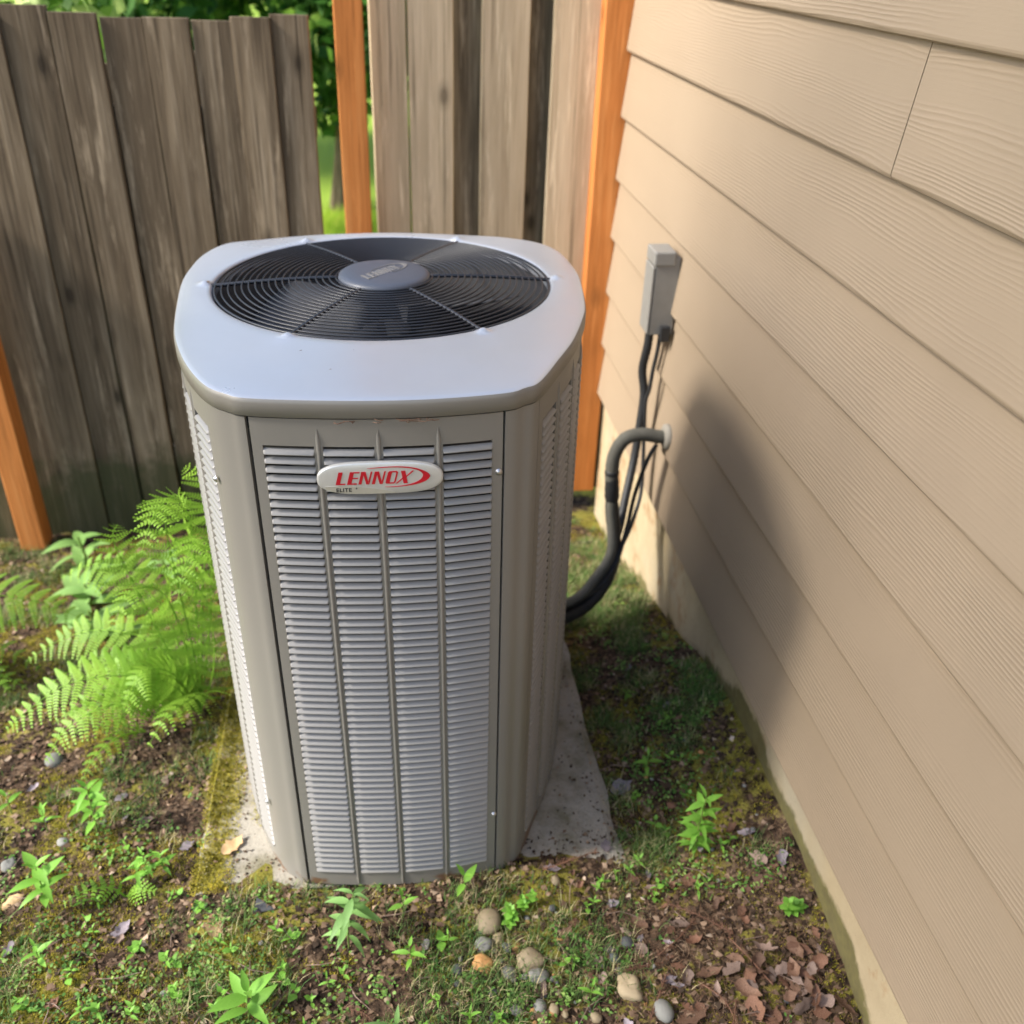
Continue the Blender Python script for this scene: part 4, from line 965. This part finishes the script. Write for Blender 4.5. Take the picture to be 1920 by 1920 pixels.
for q in range(9):
    a = rng.uniform(2.2, 4.4); l_ = rng.uniform(.22, .46); hh = rng.uniform(.10, .26); b0 = np.array((FX, FY, FZ))
    e_ = b0+np.array((math.cos(a)*l_, math.sin(a)*l_*.8, 0)); e_[2] = max(g1(e_[0], e_[1])+.02, FZ+hh*.45)
    frond(fern, fl([tuple(b0), tuple(b0+(math.cos(a)*l_*.22, math.sin(a)*l_*.2, hh*.75)), tuple(b0+(math.cos(a)*l_*.6, math.sin(a)*l_*.5, hh)), tuple(e_)]), rng.uniform(.06, .10), 20, side=(0, -.45, 1), droop=rng.uniform(.2, .5))
frond(fern, fl([(FX, FY, FZ), (-.50, 2.0, .05), (-.475, 1.99, .30), (-.475, 1.90, .44), (-.50, 1.80, .46), (-.52, 1.72, .41)]), .12, 26, side=(0, -.2, 1), droop=.2)
frond(fern, fl([(FX, FY, FZ), (-.47, 2.0, .02), (-.44, 1.99, .22), (-.44, 1.90, .34), (-.455, 1.80, .33), (-.47, 1.73, .27)]), .10, 24, side=(0, -.2, 1), droop=.25)
frond(fern, fl([(FX, FY, FZ), (-.54, 1.98, .0), (-.56, 1.95, .15), (-.60, 1.86, .22), (-.64, 1.78, .17)]), .09, 22, side=(0, -.3, 1), droop=.3)
GX_, GY_ = -1.36, 2.28; GZ_ = g1(GX_, GY_)
fern2 = empty('fern', (GX_, GY_, GZ_), 0, 'fern fronds entering from the left edge of the picture', 'fern')
f2 = lambda P: [(x-GX_, y-GY_, z-GZ_) for x, y, z in P]
frond(fern2, f2([(GX_, GY_, GZ_), (-1.28, 2.3, -.10), (-1.12, 2.3, -.08), (-.98, 2.3, -.12), (-.88, 2.3, -.19)]), .13, 22, side=(0, -.5, 1), droop=.3)
frond(fern2, f2([(GX_, GY_, GZ_), (-1.27, 2.2, -.14), (-1.13, 2.12, -.15), (-1.02, 2.05, -.22)]), .11, 18, side=(0, -.4, 1), droop=.4)
for q in range(7):
    a = rng.uniform(-1.0, 1.0); l_ = rng.uniform(.22, .42); hh = rng.uniform(.08, .2); b0 = np.array((GX_, GY_, GZ_))
    e_ = b0+np.array((math.cos(a)*l_, math.sin(a)*l_*.8, 0)); e_[2] = max(g1(e_[0], e_[1])+.02, GZ_+hh*.4)
    frond(fern2, f2([tuple(b0), tuple(b0+(math.cos(a)*l_*.25, math.sin(a)*l_*.2, hh*.75)), tuple(b0+(math.cos(a)*l_*.6, math.sin(a)*l_*.5, hh)), tuple(e_)]), rng.uniform(.07, .11), 20, side=(0, -.45, 1), droop=rng.uniform(.2, .5))
SX_, SY_ = -.66, 1.93
fern3 = empty('fern', (SX_, SY_, g1(SX_, SY_)), 0, 'small young fern on the bare soil in front of the large fern', 'fern')
frond(fern3, [(0, 0, 0), (-.05, -.05, .035), (-.10, -.11, .03), (-.12, -.16, .005)], .045, 12, side=(0, -.2, 1), droop=.5)
frond(fern3, [(0, 0, 0), (-.07, -.01, .045), (-.11, -.03, .05)], .035, 9, side=(0, -.2, 1), droop=.3)
SX_, SY_ = -.60, 1.405
fern4 = empty('fern', (SX_, SY_, g1(SX_, SY_)), 0, 'tiny fern sprig in the moss left of the pad', 'fern')
frond(fern4, [(0, 0, 0), (-.03, 0, .035), (-.08, -.01, .04), (-.12, -.02, .02)], .032, 12, side=(0, -.3, 1), droop=.3)
frond(fern4, [(0, 0, 0), (.03, -.01, .03), (.07, -.02, .035)], .03, 10, side=(0, -.3, 1), droop=.3)

# ------------------------------------------------------------------ stones
def stone_mesh(seed, ang_=.25, flat=.62):
    bm = bmesh.new(); bmesh.ops.create_icosphere(bm, subdivisions=3, radius=1)
    for v in bm.verts:
        n_ = mnoise.noise(v.co*.9+Vector((seed*7.1, seed*3.3, 0))); n2 = mnoise.noise(v.co*2.2+Vector((seed*2.1, 0, seed)))
        v.co *= 1+ang_*n_+ang_*.4*n2; v.co.z *= flat
    me = bpy.data.meshes.new('stone'); bm.to_mesh(me); bm.free(); me.shade_smooth(); return me
SMESH = {}
def stone(name, x, y, s, mat, label, group=None, seed=0, ang_=.25, flat=.62, sink=.27):
    k = (mat, seed % 5, ang_, flat)
    if k not in SMESH: me = stone_mesh(seed % 5, ang_, flat); me.materials.append(M[mat]); SMESH[k] = me
    z = -.24 if in_pad(np.array([x]), np.array([y]))[0] else g1(x, y)
    r = random.Random(int(x*9999)+seed)
    o = inst(name, SMESH[k], None, (x, y, z+s*.5*flat*(1-2*sink)), (r.uniform(-.2, .2), r.uniform(-.2, .2), r.uniform(0, 6.3)), (s*.5, s*.5*r.uniform(.75, .95), s*.5))
    return tag(o, label, 'stone', group)
st = [(.167, 1.242, .0584, 'stone_tan', 'round tan pitted stone at the top of the pebble cluster', .12), (.152, 1.193, .0395, 'stone_grey', 'smooth greenish grey pebble just under the round tan stone', .15),
(.183, 1.207, .0266, 'stone_tan', 'small pale pebble touching the round tan stone on its lower right', .2), (.2, 1.182, .0219, 'stone_dark', 'small purplish pebble between the pale and the orange ones', .2),
(.218, 1.183, .02, 'stone_orange', 'small orange pebble beside the little round leaved weed', .2), (.145, 1.151, .045, 'stone_orange', 'angular orange tan stone left of the grey pebbles', .45),
(.094, 1.142, .0257, 'stone_dark', 'dark grey pebble standing alone left of the orange stone', .2), (.242, 1.15, .0542, 'stone_tan', 'flat brown stone behind the square grey one', .4),
(.253, 1.117, .0384, 'stone_grey', 'square edged grey stone in the middle of the pebbles', .45), (.431, 1.062, .0578, 'stone_tan', 'big angular tan stone beside the dry conifer sprig', .45),
(.479, 1.004, .048, 'stone_grey', 'smooth oval grey stone at the bottom edge of the picture', .08), (.448, 1.169, .0288, 'stone_dark', 'dark pebble at the edge of the grass above the big tan stone', .2),
(-.878, 1.866, .0475, 'stone_grey', 'flat grey stone on bare soil below the left fern fronds', .15), (-.774, 1.572, .0268, 'stone_grey', 'small grey stone beside the slim weed', .25), (-.875, 1.519, .0355, 'stone_grey', 'bluish grey stone chip by the left edge of the picture', .4)]
for i, (x_, y_, s_, m_, l_, an) in enumerate(st): stone('stone', x_, y_, s_, m_, l_, seed=i, ang_=an)
for i, (x_, y_, s_) in enumerate([(.197,1.13,.0321),(.22,1.081,.0209),(.159,1.088,.023),(.248,1.052,.0311),(.275,1.044,.0248),(.157,1.037,.0265),(.201,1.049,.0268),(.353,1.02,.0246),(.415,1.136,.0283),(.417,1.105,.0215),(.324,1.328,.0236),(.307,1.262,.0183)]):
    stone('pebble', x_, y_, s_, ('stone_grey', 'stone_tan', 'stone_dark')[i % 3], 'middle sized rounded pebble half sunk in the soil below the unit', 'rounded pebbles in the soil', seed=i+20, ang_=.18)
for i in range(110):
    if i < 60: x_, y_ = rng.normal(.24, .11), rng.normal(1.09, .075)
    elif i < 80: x_, y_ = rng.uniform(.66, .8), rng.uniform(1.25, 1.75)
    else: x_, y_ = rng.uniform(-.9, .8), rng.uniform(.95, 1.9)
    if in_pad(np.array([x_]), np.array([y_]), -.02)[0] or x_ > .82: continue
    stone('gravel_pebble', x_, y_, rng.uniform(.006, .015), ('stone_grey', 'stone_tan', 'stone_dark', 'stone_grey', 'stone_orange')[i % 5], 'pea sized gravel pebble lying loose on the soil', 'pea sized gravel', seed=i, ang_=.2, sink=.1)
V = [(-.024, -.010, .001), (.022, -.014, .001), (-.010, .018, .012), (-.024, -.010, -.002), (.022, -.014, -.002), (-.010, .018, .009)]
o = mk('slate_chip', V, [(0, 1, 2), (5, 4, 3), (0, 3, 4, 1), (1, 4, 5, 2), (2, 5, 3, 0)], M['stone_dark']); o.location = (-.303, 1.334, g1(-.303, 1.334)+.004); o.rotation_euler = (.1, .1, .3)
tag(o, 'thin dark triangular slate chip in front of the left front corner', 'stone chip')

# ------------------------------------------------------------------ dead leaves
def dead_mesh(seed, mat, curl):
    rs = random.Random(seed); n = 8; V = []; F = []
    wb = [rs.uniform(.62, 1.2) for _ in range(n+1)]; wc = [rs.uniform(.62, 1.2) for _ in range(n+1)]
    for i in range(n+1):
        f = i/n-.5; wd = .34*max(0, 1-abs(2*f+.12)**1.7)**.8 if abs(2*f+.12) < 1 else .006
        z_ = curl*.9*f*f+rs.uniform(-.02, .02)
        for j, u in enumerate((-1, -.5, 0, .5, 1)):
            q = wd*(wb[i] if u < 0 else wc[i]); V.append((f+rs.uniform(-.02, .02), u*q, z_+curl*.9*(u*q)**2*2.2+rs.uniform(-.035, .035)))
    for i in range(n):
        for j in range(4): k = i*5+j; F.append((k, k+1, k+6, k+5))
    me = bpy.data.meshes.new('dead_leaf'); me.from_pydata(V, [], F); me.update(); me.materials.append(M[mat]); me.shade_smooth(); return me
DM = {m_: [dead_mesh(k*7+len(m_), m_, c_) for k, c_ in enumerate((.25, .6, -.4, 1.1))] for m_ in ('dead_brown', 'dead_tan', 'dead_pink', 'dead_grey', 'dead_rust')}
def dead(x, y, s, mat, label, group=None, rz=None, k=None, tilt=None, name='dead_leaf', dz=.006):
    r = random.Random(int(x*8888)+int(y*7777)); pad_ = in_pad(np.array([x]), np.array([y]))[0]
    z = (-.2395 if pad_ else g1(x, y))+dz
    nrm = Vector((0, 0, 1)); 
    if not pad_: nrm = Vector((-(g1(x+.02, y)-g1(x-.02, y))/.04, -(g1(x, y+.02)-g1(x, y-.02))/.04, 1)).normalized()
    qt = Vector((0, 0, 1)).rotation_difference(nrm) @ Matrix.Rotation(r.uniform(0, 6.28) if rz is None else rz, 3, 'Z').to_quaternion() @ Matrix.Rotation(r.uniform(-.35, .35) if tilt is None else tilt, 3, 'X').to_quaternion()
    o = inst(name, r.choice(DM[mat]) if k is None else DM[mat][k], None, (x, y, z), (0, 0, 0), (s, s*r.uniform(.75, 1.1), s)); o.rotation_mode = 'QUATERNION'; o.rotation_quaternion = qt
    return tag(o, label, 'dead leaf', group)
dead(-.384, 1.498, .062, 'dead_tan', 'tan curled dead leaf on the pad by the left front corner', rz=.9, k=0)
dead(-.398, 1.297, .066, 'dead_tan', 'pale oval dead leaf standing out on the moss left of the slate chip', rz=1.7, k=0, tilt=.3)
dead(-.587, 1.315, .045, 'dead_grey', 'purplish dead leaf in the moss left of the pale oval leaf', rz=1.0, k=1)
dead(-.83, 1.413, .05, 'dead_tan', 'narrow pale dead leaf at the left edge of the picture', rz=.7, k=2, tilt=.5)
dead(.763, 1.29, .050, 'dead_pink', 'pinkish dead leaf on the soil beside the mossy foundation', rz=2.2, k=0)
dead(.324, 1.197, .050, 'dead_rust', 'rust brown dead leaf above the right pebbles', rz=.9, k=0, tilt=.3)
dead(.481, 1.21, .052, 'dead_rust', 'narrow reddish dead leaf lying above the dark pebble', rz=2.2, k=1)
dead(.56, 1.186, .048, 'dead_pink', 'slender light dead leaf right of the reddish one', rz=2.7, k=1)
dead(.535, 1.591, .062, 'dead_grey', 'large lavender grey dead leaf in the shade beside the pad', rz=.4, k=0)
dead(.745, 3.05, .07, 'dead_grey', 'white scrap of leaf near the base of the right orange post', rz=.4, k=1)
dead(.531, .985, .072, 'dead_rust', 'orange brown dead leaf at the bottom edge beside the oval grey stone', rz=.3, k=0)
dead(.59, 1.066, .060, 'dead_rust', 'folded orange dead leaf on the heap of sprigs', rz=.2, k=1)
dead(.455, 1.41, .038, 'dead_grey', 'round greyish dead leaf on the right front corner of the pad', rz=1.4, k=0)
for i in range(34):    # heap against the foundation
    x_ = rng.uniform(.62, .82); y_ = rng.uniform(.90, 1.10)
    dead(x_, y_, rng.uniform(.03, .055), ('dead_rust', 'dead_pink', 'dead_brown')[i % 3], 'crumpled dead leaf in the heap against the foundation', 'dead leaves heaped against the foundation', dz=rng.uniform(.004, .022), tilt=rng.uniform(-.8, .8))
for i in range(190):
    if i < 70: x_, y_ = rng.uniform(.32, .82), rng.uniform(.92, 1.42)
    elif i < 150: x_, y_ = rng.uniform(-1.0, .4), rng.uniform(.95, 1.9)
    else: x_, y_ = rng.uniform(-1.2, .8), rng.uniform(1.5, 3.0)
    if in_pad(np.array([x_]), np.array([y_]), -.01)[0] or x_ < -.42-.42*y_: continue
    m_ = ('dead_brown', 'dead_pink', 'dead_brown', 'dead_rust', 'dead_grey')[i % 5]
    dead(x_, y_, rng.uniform(.016, .040), m_, 'small brown dead leaf scattered on the soil', 'small dead leaves scattered over the soil')
# ------------------------------------------------------------------ dry conifer sprigs and twigs
def sprig(x, y, rz, L_, label, group=None):
    p = empty('conifer_sprig', (x, y, g1(x, y)+.012), rz, label, 'twig', group); rs = random.Random(int(x*5555))
    C_ = [Vector(c_) for c_ in catmull([(0, 0, 0), (L_*.5, rs.uniform(-.01, .01), .006), (L_, rs.uniform(-.02, .02), 0)], 8)]
    MB().tube(C_, [.0012]*len(C_), 5).build('twig', M['dead_brown'], p)
    V = []; F = []
    for i in range(int(L_/.0016)):
        q = C_[min(len(C_)-1, int(rs.random()*len(C_)))]+Vector((rs.uniform(-.004, .004), 0, 0)); s_ = rs.choice((-1, 1)); l_ = rs.uniform(.009, .017)
        d = Vector((.7*l_, s_*l_*.8, rs.uniform(-.3, .5)*l_)); w_ = Vector((-.0004, .0004*s_, 0)); n0 = len(V); V += [q-w_, q+w_, q+d]; F.append((n0, n0+1, n0+2))
    mk('needles', V, F, M['dead_brown'], p)
sprig(.40, 1.10, .15, .13, 'dry brown conifer sprig behind the big tan stone'); sprig(.56, 1.05, -1.0, .12, 'dry conifer sprig pointing down to the bottom right corner')
sprig(.50, 1.12, .5, .12, 'dry conifer sprig highest on the leaf heap'); sprig(.66, 1.14, 2.4, .14, 'grey conifer sprig near the foundation heap'); sprig(-.13, 1.09, -.5, .09, 'rusty conifer sprig below the tall pale weed')
sprig(.62, 1.00, -2.2, .13, 'dry conifer sprig lying across the leaf heap, nearest the bottom edge'); sprig(.70, 1.02, 1.9, .12, 'dry conifer sprig on the leaf heap, nearest the foundation'); sprig(.45, .99, .9, .10, 'dry conifer sprig beside the smooth oval stone'); sprig(.30, 1.35, .2, .13, 'brown conifer sprig lying on the pad at the right front corner')
for i in range(90):
    x_, y_ = rng.uniform(-.95, .8), rng.uniform(.95, 1.75)
    if in_pad(np.array([x_]), np.array([y_]), -.04)[0]: continue
    a = rng.uniform(0, 6.28); l_ = rng.uniform(.03, .09); z_ = g1(x_, y_)+.006
    o = MB().tube([(0, 0, 0), (l_*.5*math.cos(a), l_*.5*math.sin(a), .006), (l_*math.cos(a+.2), l_*math.sin(a+.2), .002)], [.0009, .001, .0006], 5).build('twig', M['dead_pink'])
    o.location = (x_, y_, z_); tag(o, 'thin pale dry twig lying on the soil', 'twig', 'thin dry twigs on the soil')
